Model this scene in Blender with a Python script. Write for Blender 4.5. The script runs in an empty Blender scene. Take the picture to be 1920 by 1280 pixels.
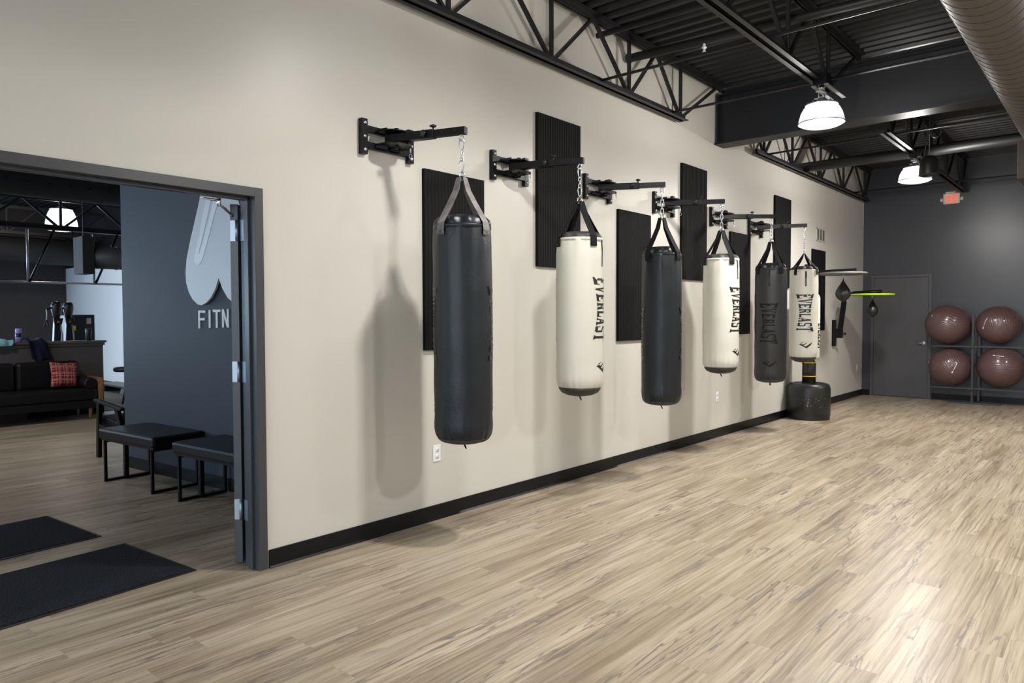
import bpy, bmesh, math, random
from mathutils import Vector, Matrix
random.seed(7)
S = bpy.context.scene
COL = S.collection
PI = math.pi
R = math.radians

# ------------------------------------------------------------------ materials
MATS = {}
def mat(name, col, rough=.5, metal=0., spec=.5, bump=None, coat=0., emit=None, estr=0., var=None, coatrough=.1):
    """bump = (scale, strength, distance); var = (scale, amount) gentle mottling of the colour itself"""
    if name in MATS: return MATS[name]
    m = bpy.data.materials.new(name); m.use_nodes = True
    nt = m.node_tree; b = nt.nodes['Principled BSDF']
    b.inputs['Base Color'].default_value = (*col, 1)
    b.inputs['Roughness'].default_value = rough
    b.inputs['Metallic'].default_value = metal
    b.inputs['Specular IOR Level'].default_value = spec
    if coat:
        b.inputs['Coat Weight'].default_value = coat; b.inputs['Coat Roughness'].default_value = coatrough
    if emit:
        b.inputs['Emission Color'].default_value = (*emit, 1); b.inputs['Emission Strength'].default_value = estr
    tc = nt.nodes.new('ShaderNodeTexCoord')
    if bump:
        n = nt.nodes.new('ShaderNodeTexNoise'); n.inputs['Scale'].default_value = bump[0]; n.inputs['Detail'].default_value = 4
        nt.links.new(tc.outputs['Object'], n.inputs['Vector'])
        bp = nt.nodes.new('ShaderNodeBump'); bp.inputs['Strength'].default_value = bump[1]; bp.inputs['Distance'].default_value = bump[2]
        nt.links.new(n.outputs['Fac'], bp.inputs['Height']); nt.links.new(bp.outputs['Normal'], b.inputs['Normal'])
    if var:
        n = nt.nodes.new('ShaderNodeTexNoise'); n.inputs['Scale'].default_value = var[0]; n.inputs['Detail'].default_value = 5
        nt.links.new(tc.outputs['Object'], n.inputs['Vector'])
        r = nt.nodes.new('ShaderNodeValToRGB')
        a = var[1]
        r.color_ramp.elements[0].position = .3; r.color_ramp.elements[1].position = .7
        r.color_ramp.elements[0].color = (*[c*(1-a) for c in col], 1); r.color_ramp.elements[1].color = (*[min(1, c*(1+a)) for c in col], 1)
        nt.links.new(n.outputs['Fac'], r.inputs['Fac']); nt.links.new(r.outputs['Color'], b.inputs['Base Color'])
    MATS[name] = m
    return m

GREIGE = mat('greige_paint', (.60, .58, .53), .37, spec=.32, bump=(160, .05, .002))
CHARCOAL = mat('charcoal_paint', (.038, .040, .051), .32, spec=.5, bump=(160, .04, .002))
LOBBYGREY = mat('blue_grey_paint', (.054, .065, .083), .62, spec=.22, bump=(160, .04, .002))
LOBBYDARK = mat('dark_taupe_paint', (.062, .049, .046), .5, spec=.4)
WHITEPAINT = mat('white_paint', (.84, .86, .88), .5)
FRAMEGREY = mat('door_frame_enamel', (.049, .052, .060), .35, spec=.5, bump=(220, .04, .001))
BLACKPAINT = mat('black_ceiling_paint', (.014, .014, .0165), .45, spec=.35)
STEEL = mat('black_painted_steel', (.0045, .0045, .0055), .36, spec=.22)
JOIST = mat('charcoal_joist_paint', (.014, .014, .0155), .46, spec=.38)
RACKGREY = mat('grey_rack_enamel', (.030, .031, .035), .4)
BASEB = mat('black_vinyl_baseboard', (.0045, .0045, .006), .38, spec=.28)
CHROME = mat('bright_zinc', (.72, .74, .78), .22, 1.)
HINGE = mat('satin_chrome_hinge', (.34, .40, .47), .42, 1.)
BOLT = mat('zinc_bolt', (.62, .66, .70), .3, 1.)
BLACKVINYL = mat('black_bag_vinyl', (.0062, .0090, .0132), .41, spec=.45, bump=(55, .25, .006))
WHITEVINYL = mat('cream_bag_vinyl', (.60, .585, .515), .42, spec=.5, bump=(45, .12, .006))
MATTEVINYL = mat('matte_black_bag_vinyl', (.0125, .0125, .014), .48, spec=.5, bump=(55, .25, .006))
INK = mat('black_print_ink', (.008, .008, .009), .5)
MATTEINK = mat('matte_black_print', (.0045, .0045, .0045), .65, spec=.22)
GLOSSINK = mat('gloss_black_print_ink', (.004, .004, .005), .22, spec=.6)
WEBBING = mat('black_nylon_webbing', (.010, .010, .011), .75, spec=.15, bump=(400, .3, .001))
OLDWEB = mat('worn_grey_webbing', (.16, .145, .145), .62, spec=.4, bump=(400, .3, .001), var=(18, .35))
RUBBERCAP = mat('dark_grey_cap_vinyl', (.035, .034, .033), .55, spec=.4, bump=(60, .3, .005))
BLACKPLASTIC = mat('black_moulded_plastic', (.012, .012, .013), .36, spec=.5)
YELLOW = mat('yellow_band', (.85, .55, .01), .5)
LIME = mat('lime_green_rim', (.52, .85, .01), .4)
OUTLET = mat('white_outlet_plastic', (.85, .85, .86), .35)
SLOT = mat('dark_slot', (.02, .02, .02), .6)
DUCT = mat('taupe_duct_paint', (.080, .072, .063), .5, spec=.4)
DUCTSEAM = mat('dark_seam', (.03, .028, .026), .6)
WHITESIGN = mat('brushed_pale_sign_board', (.66, .68, .70), .45)
SIGNSTRIPE = mat('pale_sign_stripe', (.84, .86, .88), .45)
LEATHER = mat('black_leatherette', (.0045, .0045, .005), .33, spec=.28, bump=(90, .15, .002))
SOFAFAB = mat('black_sofa_leather', (.008, .0075, .008), .45, spec=.35, bump=(70, .2, .003))
OAK = mat('honey_oak', (.36, .17, .05), .4, var=(9, .2))
DARKWOOD = mat('black_stained_wood', (.007, .006, .006), .42, spec=.3)
NAVY = mat('navy_fleece', (.010, .014, .032), .9, spec=.2)
TEAL = mat('pale_blue_towel', (.25, .50, .58), .95, spec=.1, bump=(150, .6, .004))
PURPLE = mat('lilac_bottle_shell', (.28, .24, .62), .35)
GYMFLOOR = mat('grey_rubber_flooring', (.035, .035, .04), .8, var=(60, .3))
ORANGE = mat('orange_sticker', (.8, .22, .03), .5)
REDGLOW = mat('red_lit_letter', (.8, .05, .02), .5, emit=(1., .09, .03), estr=1.0)
EXITWHITE = mat('off_white_sign_housing', (.62, .58, .52), .45)

def mat_floor():
    m = bpy.data.materials.new('wood_plank_vinyl'); m.use_nodes = True
    nt = m.node_tree; N = nt.nodes; L = nt.links; b = N['Principled BSDF']
    tc = N.new('ShaderNodeTexCoord')
    sep = N.new('ShaderNodeSeparateXYZ'); L.new(tc.outputs['Object'], sep.inputs[0])
    def math_(op, a, c=None, v=None):
        n = N.new('ShaderNodeMath'); n.operation = op
        if isinstance(a, float): n.inputs[0].default_value = a
        else: L.new(a, n.inputs[0])
        if c is not None:
            if isinstance(c, float): n.inputs[1].default_value = c
            else: L.new(c, n.inputs[1])
        return n.outputs[0]
    PW, PL = .178, 1.22
    row = math_('FLOOR', math_('DIVIDE', sep.outputs[0], PW))
    wn = N.new('ShaderNodeTexWhiteNoise'); wn.noise_dimensions = '1D'; L.new(row, wn.inputs['W'])
    off = math_('MULTIPLY', wn.outputs['Value'], PL)
    yy = math_('ADD', sep.outputs[1], off)
    colm = math_('FLOOR', math_('DIVIDE', yy, PL))
    cmb = N.new('ShaderNodeCombineXYZ'); L.new(row, cmb.inputs[0]); L.new(colm, cmb.inputs[1])
    pid = N.new('ShaderNodeTexWhiteNoise'); pid.noise_dimensions = '2D'; L.new(cmb.outputs[0], pid.inputs['Vector'])
    # grain coordinates: stretched along y, shifted per plank
    sh = math_('MULTIPLY', pid.outputs['Value'], 37.)
    gx = math_('ADD', sep.outputs[0], sh)
    def noise(sx, sy, det, dist, rough=.6):
        c = N.new('ShaderNodeCombineXYZ')
        L.new(math_('MULTIPLY', gx, sx), c.inputs[0]); L.new(math_('MULTIPLY', yy, sy), c.inputs[1]); L.new(sh, c.inputs[2])
        n = N.new('ShaderNodeTexNoise'); n.inputs['Scale'].default_value = 1; n.inputs['Detail'].default_value = det
        n.inputs['Distortion'].default_value = dist; n.inputs['Roughness'].default_value = rough
        L.new(c.outputs[0], n.inputs['Vector']); return n.outputs['Fac']
    def vec(sx, sy, src=None):
        c = N.new('ShaderNodeCombineXYZ')
        L.new(math_('MULTIPLY', src or gx, sx), c.inputs[0]); L.new(math_('MULTIPLY', yy, sy), c.inputs[1]); L.new(sh, c.inputs[2]); return c.outputs[0]
    warp = noise(5., 1.3, 2., 0.)
    wx = math_('ADD', gx, math_('MULTIPLY', warp, .055))
    broad = noise(7., .65, 3., .5)
    fine = noise(130., 2.6, 5., .6)
    def noise2(sx, sy, det, dist, rough=.55):
        n = N.new('ShaderNodeTexNoise'); n.inputs['Scale'].default_value = 1; n.inputs['Detail'].default_value = det
        n.inputs['Distortion'].default_value = dist; n.inputs['Roughness'].default_value = rough
        L.new(vec(sx, sy, wx), n.inputs['Vector']); return n.outputs['Fac']
    grain = noise2(58., 1.0, 5., .3, .62)
    vein = noise2(19., 1.3, 4., .7)
    mask = noise(4.2, .9, 2., .2)
    knot = noise(9., 3.6, 1.5, .5)
    def ramp(src, pts):
        r = N.new('ShaderNodeValToRGB'); e = r.color_ramp.elements
        while len(e) < len(pts): e.new(.5)
        for q, (p, c) in zip(e, pts): q.position = p; q.color = (*c, 1) if len(c) == 3 else c
        L.new(src, r.inputs['Fac']); return r.outputs['Color']
    base = ramp(broad, [(.30, (.250, .198, .135)), (.45, (.340, .281, .203)), (.58, (.405, .344, .258)), (.74, (.475, .414, .318))])
    g = lambda v: (v, v, v)
    def mix(mode, fac, a, c):
        n = N.new('ShaderNodeMix'); n.data_type = 'RGBA'; n.blend_type = mode
        if isinstance(fac, float): n.inputs['Factor'].default_value = fac
        else: L.new(fac, n.inputs['Factor'])
        L.new(a, n.inputs['A'])
        if isinstance(c, tuple): n.inputs['B'].default_value = (*c, 1)
        else: L.new(c, n.inputs['B'])
        return n.outputs['Result']
    c0 = mix('MULTIPLY', 1., base, ramp(grain, [(.34, (.58, .555, .53)), (.44, (.85, .835, .82)), (.53, g(1.02)), (.68, g(1.11))]))
    c1 = mix('MULTIPLY', .6, c0, ramp(fine, [(.30, g(.66)), (.52, g(1.)), (.75, g(1.10))]))
    c2 = mix('MULTIPLY', 1., c1, ramp(pid.outputs['Value'], [(0., (.93, .915, .90)), (.5, (.99, .985, .98)), (1., (1.05, 1.035, 1.02))]))
    ridge = math_('ABSOLUTE', math_('SUBTRACT', vein, .5))
    line = ramp(ridge, [(.0, g(1.)), (.012, g(.75)), (.03, g(0.))])
    mk = ramp(mask, [(.47, g(0.)), (.60, g(.9))])
    vf = N.new('ShaderNodeMix'); vf.data_type = 'RGBA'; vf.blend_type = 'MULTIPLY'; vf.inputs['Factor'].default_value = 1.
    L.new(line, vf.inputs['A']); L.new(mk, vf.inputs['B'])
    c3 = mix('MIX', vf.outputs['Result'], c2, (.125, .108, .098))
    knotf = ramp(knot, [(.235, g(.8)), (.295, g(0.))])
    c4 = mix('MIX', knotf, c3, (.20, .15, .105))
    # plank joints
    fx = math_('FRACT', math_('DIVIDE', sep.outputs[0], PW)); fy = math_('FRACT', math_('DIVIDE', yy, PL))
    jx = math_('LESS_THAN', fx, .006); jy = math_('LESS_THAN', fy, .0022)
    jj = math_('MAXIMUM', jx, jy)
    c5 = mix('MULTIPLY', math_('MULTIPLY', jj, .35), c4, (.5, .46, .42))
    L.new(c5, b.inputs['Base Color'])
    rr = ramp(fine, [(.2, g(.30)), (.8, g(.38))]); L.new(rr, b.inputs['Roughness'])
    b.inputs['Specular IOR Level'].default_value = .36
    bp = N.new('ShaderNodeBump'); bp.inputs['Strength'].default_value = .12; bp.inputs['Distance'].default_value = .002
    L.new(fine, bp.inputs['Height']); L.new(bp.outputs['Normal'], b.inputs['Normal'])
    return m
FLOOR = mat_floor()

def mat_panel():   # ribbed black acoustic panel: fine vertical grooves
    m = mat('ribbed_black_panel', (.008, .008, .008), .7, spec=.12)
    nt = m.node_tree; N = nt.nodes; L = nt.links; b = N['Principled BSDF']
    tc = N.new('ShaderNodeTexCoord'); w = N.new('ShaderNodeTexWave'); w.bands_direction = 'Y'
    w.inputs['Scale'].default_value = 9.5; w.inputs['Distortion'].default_value = 0
    L.new(tc.outputs['Object'], w.inputs['Vector'])
    bp = N.new('ShaderNodeBump'); bp.inputs['Strength'].default_value = .9; bp.inputs['Distance'].default_value = .006
    L.new(w.outputs['Fac'], bp.inputs['Height']); L.new(bp.outputs['Normal'], b.inputs['Normal'])
    r = N.new('ShaderNodeValToRGB'); r.color_ramp.elements[0].color = (.003, .003, .003, 1); r.color_ramp.elements[1].color = (.0085, .0085, .009, 1)
    r.color_ramp.elements[1].position = .35
    L.new(w.outputs['Fac'], r.inputs['Fac']); L.new(r.outputs['Color'], b.inputs['Base Color'])
    return m
PANEL = mat_panel()

def mat_mat():
    m = mat('charcoal_mat_pile', (.016, .017, .021), .95, spec=.15, bump=(260, 1., .012))
    nt = m.node_tree; N = nt.nodes; L = nt.links; b = N['Principled BSDF']
    tc = N.new('ShaderNodeTexCoord'); n = N.new('ShaderNodeTexNoise'); n.inputs['Scale'].default_value = 190; n.inputs['Detail'].default_value = 3
    L.new(tc.outputs['Object'], n.inputs['Vector'])
    r = N.new('ShaderNodeValToRGB'); e = r.color_ramp.elements
    e[0].position = .42; e[0].color = (.006, .007, .010, 1); e[1].position = .64; e[1].color = (.040, .046, .060, 1)
    q = e.new(.80); q.color = (.10, .11, .14, 1)
    L.new(n.outputs['Fac'], r.inputs['Fac']); L.new(r.outputs['Color'], b.inputs['Base Color'])
    return m
MATPILE = mat_mat()
MATEDGE = mat('black_rubber_mat_edge', (.012, .011, .011), .5)

def mat_ball():
    m = mat('burgundy_ball_vinyl', (.112, .062, .062), .30, spec=.5, coat=.55, coatrough=.13)
    nt = m.node_tree; N = nt.nodes; L = nt.links; b = N['Principled BSDF']
    tc = N.new('ShaderNodeTexCoord'); w = N.new('ShaderNodeTexWave'); w.bands_direction = 'Z'; w.inputs['Scale'].default_value = 11
    L.new(tc.outputs['Object'], w.inputs['Vector'])
    bp = N.new('ShaderNodeBump'); bp.inputs['Strength'].default_value = .35; bp.inputs['Distance'].default_value = .006
    L.new(w.outputs['Fac'], bp.inputs['Height']); L.new(bp.outputs['Normal'], b.inputs['Normal'])
    return m
BALL = mat_ball()

def mat_plaid():
    m = mat('red_plaid_cloth', (.35, .02, .025), .9, spec=.15)
    nt = m.node_tree; N = nt.nodes; L = nt.links; b = N['Principled BSDF']
    tc = N.new('ShaderNodeTexCoord'); sep = N.new('ShaderNodeSeparateXYZ'); L.new(tc.outputs['Object'], sep.inputs[0])
    def band(ch, sc, lo, ph=0.):
        a = N.new('ShaderNodeMath'); a.operation = 'MULTIPLY_ADD'; a.inputs[1].default_value = sc; a.inputs[2].default_value = ph; L.new(sep.outputs[ch], a.inputs[0])
        f = N.new('ShaderNodeMath'); f.operation = 'FRACT'; L.new(a.outputs[0], f.inputs[0])
        c = N.new('ShaderNodeMath'); c.operation = 'LESS_THAN'; c.inputs[1].default_value = lo; L.new(f.outputs[0], c.inputs[0]); return c.outputs[0]
    prev = None
    colr = (.36, .012, .016)
    def mixc(fac, a, c, k):
        n = N.new('ShaderNodeMix'); n.data_type = 'RGBA'
        s = N.new('ShaderNodeMath'); s.operation = 'MULTIPLY'; s.inputs[1].default_value = k; L.new(fac, s.inputs[0]); L.new(s.outputs[0], n.inputs['Factor'])
        if isinstance(a, tuple): n.inputs['A'].default_value = (*a, 1)
        else: L.new(a, n.inputs['A'])
        n.inputs['B'].default_value = (*c, 1); return n.outputs['Result']
    for ch in (1, 2):
        prev = mixc(band(ch, 10.5, .30), prev or colr, (.55, .42, .36), .5)
        prev = mixc(band(ch, 10.5, .13, -.12), prev, (.20, .13, .10), .8)
    for ch in (1, 2):
        prev = mixc(band(ch, 10.5, .05, .3), prev, (.62, .5, .45), .7)
    L.new(prev, b.inputs['Base Color'])
    return m
PLAID = mat_plaid()

def mat_shade(name, k, stops):   # ribbed acrylic lit from inside; stops: opacity by distance from the lamp axis
    m = bpy.data.materials.new(name); m.use_nodes = True
    nt = m.node_tree; N = nt.nodes; L = nt.links; b = N['Principled BSDF']
    b.inputs['Base Color'].default_value = (.02, .02, .022, 1); b.inputs['Roughness'].default_value = .25
    b.inputs['Emission Color'].default_value = (.92, .96, 1., 1); b.inputs['Emission Strength'].default_value = k
    tr = N.new('ShaderNodeBsdfTransparent')
    tc = N.new('ShaderNodeTexCoord'); sep = N.new('ShaderNodeSeparateXYZ'); L.new(tc.outputs['Object'], sep.inputs[0])
    cm = N.new('ShaderNodeCombineXYZ'); L.new(sep.outputs[0], cm.inputs[0]); L.new(sep.outputs[1], cm.inputs[1])
    ln = N.new('ShaderNodeVectorMath'); ln.operation = 'LENGTH'; L.new(cm.outputs[0], ln.inputs[0])
    sc = N.new('ShaderNodeMath'); sc.operation = 'MULTIPLY'; sc.inputs[1].default_value = 1/.21; L.new(ln.outputs['Value'], sc.inputs[0])
    r = N.new('ShaderNodeValToRGB'); e = r.color_ramp.elements
    while len(e) < len(stops): e.new(.5)
    for q, (p, v) in zip(e, stops): q.position = p; q.color = (v, v, v, 1)
    L.new(sc.outputs[0], r.inputs['Fac'])
    mx = N.new('ShaderNodeMixShader'); L.new(r.outputs['Color'], mx.inputs[0]); L.new(tr.outputs[0], mx.inputs[1]); L.new(b.outputs[0], mx.inputs[2])
    L.new(mx.outputs[0], N['Material Output'].inputs['Surface'])
    return m
SHADE = mat_shade('lit_prismatic_acrylic', .42, [(.60, .72), (.86, .80), (.945, .90), (.97, 1.)])
SHADEB = mat_shade('bright_lit_acrylic', 2.2, [(.60, .75), (.9, .85), (1., .9)])
LENS = mat_shade('lit_lens', .55, [(.2, .08), (.55, .22), (.8, .45), (1., .72)])
BULB = mat('glowing_bulb', (.9, .9, .9), .3, emit=(1., .97, .92), estr=14.)
LAMPMETAL = mat('grey_lamp_casting', (.30, .31, .33), .4, .6)
CABLE = mat('white_lamp_cable', (.75, .75, .74), .5)

# ------------------------------------------------------------------ geometry helpers
class MB:
    def __init__(s): s.bm = bmesh.new(); s.mi = 0
    def face(s, vs):
        try:
            f = s.bm.faces.new(vs); f.material_index = s.mi; f.smooth = s.sm; return f
        except ValueError: return None
    sm = False
    def box(s, x0, x1, y0, y1, z0, z1, M=None):
        P = [Vector((x, y, z)) for z in (z0, z1) for y in (y0, y1) for x in (x0, x1)]
        if M: P = [M @ p for p in P]
        v = [s.bm.verts.new(p) for p in P]
        for q in ((0, 2, 3, 1), (4, 5, 7, 6), (0, 1, 5, 4), (1, 3, 7, 5), (3, 2, 6, 7), (2, 0, 4, 6)): s.face([v[i] for i in q])
        return s
    def bar(s, a, b, w, h=None, up=(0, 0, 1)):
        """rectangular bar from a to b, w wide, h high"""
        h = h or w; a = Vector(a); b = Vector(b); d = (b-a).normalized(); u = Vector(up)
        if abs(d.dot(u)) > .98: u = Vector((1, 0, 0))
        r = d.cross(u).normalized(); u = r.cross(d)
        v = []
        for p in (a, b):
            for i, j in ((-1, -1), (1, -1), (1, 1), (-1, 1)): v.append(s.bm.verts.new(p + r*(i*w/2) + u*(j*h/2)))
        for q in ((3, 2, 1, 0), (4, 5, 6, 7), (0, 1, 5, 4), (1, 2, 6, 5), (2, 3, 7, 6), (3, 0, 4, 7)): s.face([v[i] for i in q])
        return s
    def tube(s, pts, r, closed=False, seg=10, flat=None):
        """round tube through pts; r a number or one per point"""
        pts = [Vector(p) for p in pts]; n = len(pts); rs = r if isinstance(r, (list, tuple)) else [r]*n
        rings = []; prev = None; s0 = s.sm; s.sm = True
        for i, p in enumerate(pts):
            if closed: d = (pts[(i+1) % n] - pts[i-1])
            else: d = pts[min(i+1, n-1)] - pts[max(i-1, 0)]
            d.normalize()
            if prev is None:
                a = Vector((0, 0, 1)) if abs(d.z) < .9 else Vector((1, 0, 0))
            else: a = prev
            u = (a - d*a.dot(d)).normalized(); prev = u; w = d.cross(u)
            rings.append([s.bm.verts.new(p + (u*math.cos(t) + w*math.sin(t))*rs[i]) for t in [2*PI*k/seg for k in range(seg)]])
        m = n if closed else n-1
        for i in range(m):
            A = rings[i]; B = rings[(i+1) % n]
            for k in range(seg): s.face([A[k], A[(k+1) % seg], B[(k+1) % seg], B[k]])
        s.sm = False
        if not closed: s.face(rings[0][::-1]); s.face(rings[-1])
        s.sm = s0
        return s
    def cyl(s, a, b, r, seg=16, r2=None): return s.tube([a, b], [r, r if r2 is None else r2], seg=seg)
    def lathe(s, prof, c=(0, 0, 0), seg=48, fn=None, close=True, M=None):
        """profile of (radius, z) turned about z through c; fn(theta, i) adds to the radius"""
        c = Vector(c); rings = []; s0 = s.sm; s.sm = True
        for i, (r, z) in enumerate(prof):
            if r < 1e-6:
                p = c + Vector((0, 0, z)); rings.append([s.bm.verts.new(M @ p if M else p)]); continue
            ring = []
            for k in range(seg):
                t = 2*PI*k/seg; rr = r + (fn(t, i) if fn else 0)
                p = c + Vector((rr*math.cos(t), rr*math.sin(t), z)); ring.append(s.bm.verts.new(M @ p if M else p))
            rings.append(ring)
        for A, B in zip(rings, rings[1:]):
            for k in range(seg):
                k2 = (k+1) % seg
                if len(A) == 1 and len(B) == 1: continue
                if len(A) == 1: s.face([A[0], B[k2], B[k]])
                elif len(B) == 1: s.face([A[k], A[k2], B[0]])
                else: s.face([A[k], A[k2], B[k2], B[k]])
        s.sm = False
        if close:
            if len(rings[0]) > 1: s.face(rings[0][::-1])
            if len(rings[-1]) > 1: s.face(rings[-1])
        s.sm = s0
        return s
    def prism(s, poly, d, M=None):
        """polygon of 3-D points pushed out by vector d"""
        d = Vector(d); P = [Vector(p) for p in poly]
        if M: P = [M @ p for p in P]; d = M.to_3x3() @ d
        a = [s.bm.verts.new(p) for p in P]; b = [s.bm.verts.new(p+d) for p in P]; n = len(P)
        s.face(a[::-1]); s.face(b)
        for i in range(n): s.face([a[i], a[(i+1) % n], b[(i+1) % n], b[i]])
        return s
    def build(s, name, mats, parent=None, loc=None, rot=None, bevel=0., sub=0, recalc=True):
        if recalc: bmesh.ops.recalc_face_normals(s.bm, faces=s.bm.faces[:])
        me = bpy.data.meshes.new(name); s.bm.to_mesh(me); s.bm.free()
        for m in (mats if isinstance(mats, (list, tuple)) else [mats]): me.materials.append(m)
        o = bpy.data.objects.new(name, me); COL.objects.link(o)
        if parent: o.parent = parent
        if loc: o.location = loc
        if rot: o.rotation_euler = rot
        if bevel:
            b = o.modifiers.new('bevel', 'BEVEL'); b.width = bevel; b.segments = 2; b.limit_method = 'ANGLE'
        if sub:
            b = o.modifiers.new('sub', 'SUBSURF'); b.levels = sub; b.render_levels = sub
        return o

def tag(o, label=None, cat=None, group=None, kind=None):
    if label: o['label'] = label
    if cat: o['category'] = cat
    if group: o['group'] = group
    if kind: o['kind'] = kind
    return o
def thing(name, label, cat, loc=(0, 0, 0), rz=0., group=None, rot=None):
    o = bpy.data.objects.new(name, None); COL.objects.link(o)
    o.location = loc; o.rotation_euler = rot or (0, 0, rz)
    return tag(o, label, cat, group)
def struct(o, label=None, cat=None): return tag(o, label, cat, kind='structure')

# ------------------------------------------------------------------ layout (metres): long wall is x=0, room at x>0, far wall y=14.33
YB, YF, XR, HC = 14.33, -5.0, 7.4, 4.14
WT = .135
DH, DY0, DY1 = 2.19, .26, 2.175        # framed opening in the long wall
XL = -16.8

# --- floor
f = MB(); f.box(XL-.2, XR+.2, YF-.2, YB+.2, -.12, 0.)
struct(f.build('floor', FLOOR), 'wood-look plank floor running through both rooms', 'floor')
f = MB(); f.box(XL, -8.40, YF, 6.4, 0, .008)
struct(f.build('trim_1', GYMFLOOR), 'grey rubber gym flooring behind the half wall', 'flooring')

# --- long wall with the opening
w = MB()
w.box(-WT, 0, DY1, YB, 0, HC+.05); w.box(-WT, 0, YF, DY0, 0, HC+.05); w.box(-WT, 0, DY0, DY1, DH, HC+.05)
struct(w.build('wall_left', GREIGE), 'long greige wall behind the punching bags', 'wall')
w = MB(); w.box(-WT, XR+.15, YB, YB+.15, 0, HC+.05)
struct(w.build('wall_back', CHARCOAL), 'charcoal wall at the far end behind the exercise balls', 'wall')
w = MB(); w.box(XR, XR+.15, YF, YB, 0, HC+.05)
struct(w.build('wall_right', GREIGE), 'greige wall on the far side of the studio', 'wall')
w = MB()
WIN = [(-14., -11.), (-10., -7.), (-6., -3.), (.8, 3.0), (3.8, 6.6)]
xs = XL-.2
for a, b in WIN:
    w.box(xs, a, YF-.15, YF, 0, HC+.05); w.box(a, b, YF-.15, YF, 0, .5); w.box(a, b, YF-.15, YF, 2.9, HC+.05); xs = b
w.box(xs, XR+.15, YF-.15, YF, 0, HC+.05)
struct(w.build('wall_front', GREIGE), 'street wall with tall windows', 'wall')
SKYGLASS = mat('daylit_window_glass', (.6, .7, .8), .1, emit=(.55, .77, 1.), estr=4.6)
LOBGLASS = mat('daylit_lobby_glass', (.6, .7, .8), .1, emit=(.55, .76, 1.), estr=6.5)
for i, (a, b) in enumerate(WIN):
    m = MB(); z0, z1 = .5, 2.9
    for p in ((a, a+.06, z0, z1), (b-.06, b, z0, z1), (a, b, z0, z0+.06), (a, b, z1-.06, z1), ((a+b)/2-.03, (a+b)/2+.03, z0, z1)):
        m.box(p[0], p[1], YF-.10, YF-.03, p[2], p[3])
    o = struct(m.build('window_%d' % (i+1), FRAMEGREY), 'tall daylit window in the street wall', 'window')
    m = MB(); m.box(a+.05, b-.05, YF-.075, YF-.06, z0+.05, z1-.05); m.build('pane', SKYGLASS if a > 0 else LOBGLASS, o)

# --- ceiling: fluted steel deck, flutes along x
m = MB(); m.bm
def deck(name, x0, x1, y0, y1, z, label):
    m = MB(); prof = []; y = y0; p = .152
    while y < y1:
        prof += [(y, z), (y+.055, z), (y+.076, z+.042), (y+.131, z+.042)]; y += p
    prof.append((y, z))
    A = [m.bm.verts.new((x0, a, b)) for a, b in prof]; B = [m.bm.verts.new((x1, a, b)) for a, b in prof]
    for i in range(len(prof)-1): m.face([A[i], A[i+1], B[i+1], B[i]])
    m.box(x0, x1, y0, y, z+.05, z+.12)
    return struct(m.build(name, BLACKPAINT, recalc=False), label, 'ceiling')
deck('ceiling', -.05, XR, YF, YB, HC, 'black fluted steel deck over the studio')
deck('ceiling_lobby', XL, -.09, YF, 6.4, HC+.003, 'black fluted steel deck over the lobby')

# --- baseboards
m = MB()
m.box(0, .010, DY1+.012, YB, 0, .106)
for y in (3.40, 5.93, 8.9): m.box(.0095, .0104, y, y+.004, 0, .106)
m.prism([(.010, DY1+.012, 0), (.022, DY1+.012, 0), (.010, DY1+.012, .012)], (0, YB-DY1-.02, 0))
m.box(0, .010, YF, DY0-.06, 0, .106)
struct(m.build('baseboard_left', BASEB), 'black vinyl baseboard along the greige wall', 'baseboard')
m = MB(); m.box(.01, .135, YB-.010, YB, 0, .106); m.box(1.145, XR, YB-.010, YB, 0, .106)
struct(m.build('baseboard_back', BASEB), 'black baseboard along the charcoal wall', 'baseboard')

# ------------------------------------------------------------------ double door opening (door_1) and its open leaf
m = MB()
def jamb(m, s, yo):     # s=+1 jamb body lies towards +y of the opening edge yo
    m.box(-WT-.012, .013, *sorted((yo, yo+s*.052)), 0, DH)
    m.box(-.088, -.040, *sorted((yo, yo-s*.016)), 0, DH-.052)
jamb(m, 1, DY1-.052); jamb(m, -1, DY0+.052)
m.box(-WT-.012, .0128, DY0+.0515, DY1-.0515, DH-.052, DH-.0004)
m.box(-.088, -.040, DY0+.052, DY1-.052, DH-.068, DH-.052)
door1 = struct(m.build('door_1', FRAMEGREY, bevel=.002), 'grey steel frame of the wide opening to the lobby', 'door frame')
# open leaf, folded back behind the jamb
hx, hy = -.170, 2.118
lf = thing('door_leaf', 'slate grey door leaf folded open behind the lobby door jamb', 'door', (hx, hy, 0), math.atan2(.66, -.75))
lf_ = MB(); lf_.box(.004, .90, -.0, .044, .012, 2.115); lf_.build('leaf_panel', mat('slate_door_enamel', (.058, .066, .080), .35), lf, bevel=.002)
m = MB(); m.cyl((.83, .044, .98), (.83, .10, .98), .012); m.bar((.83, .10, .98), (.72, .10, .98), .018); m.build('lever_handle', CHROME, lf)
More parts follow.
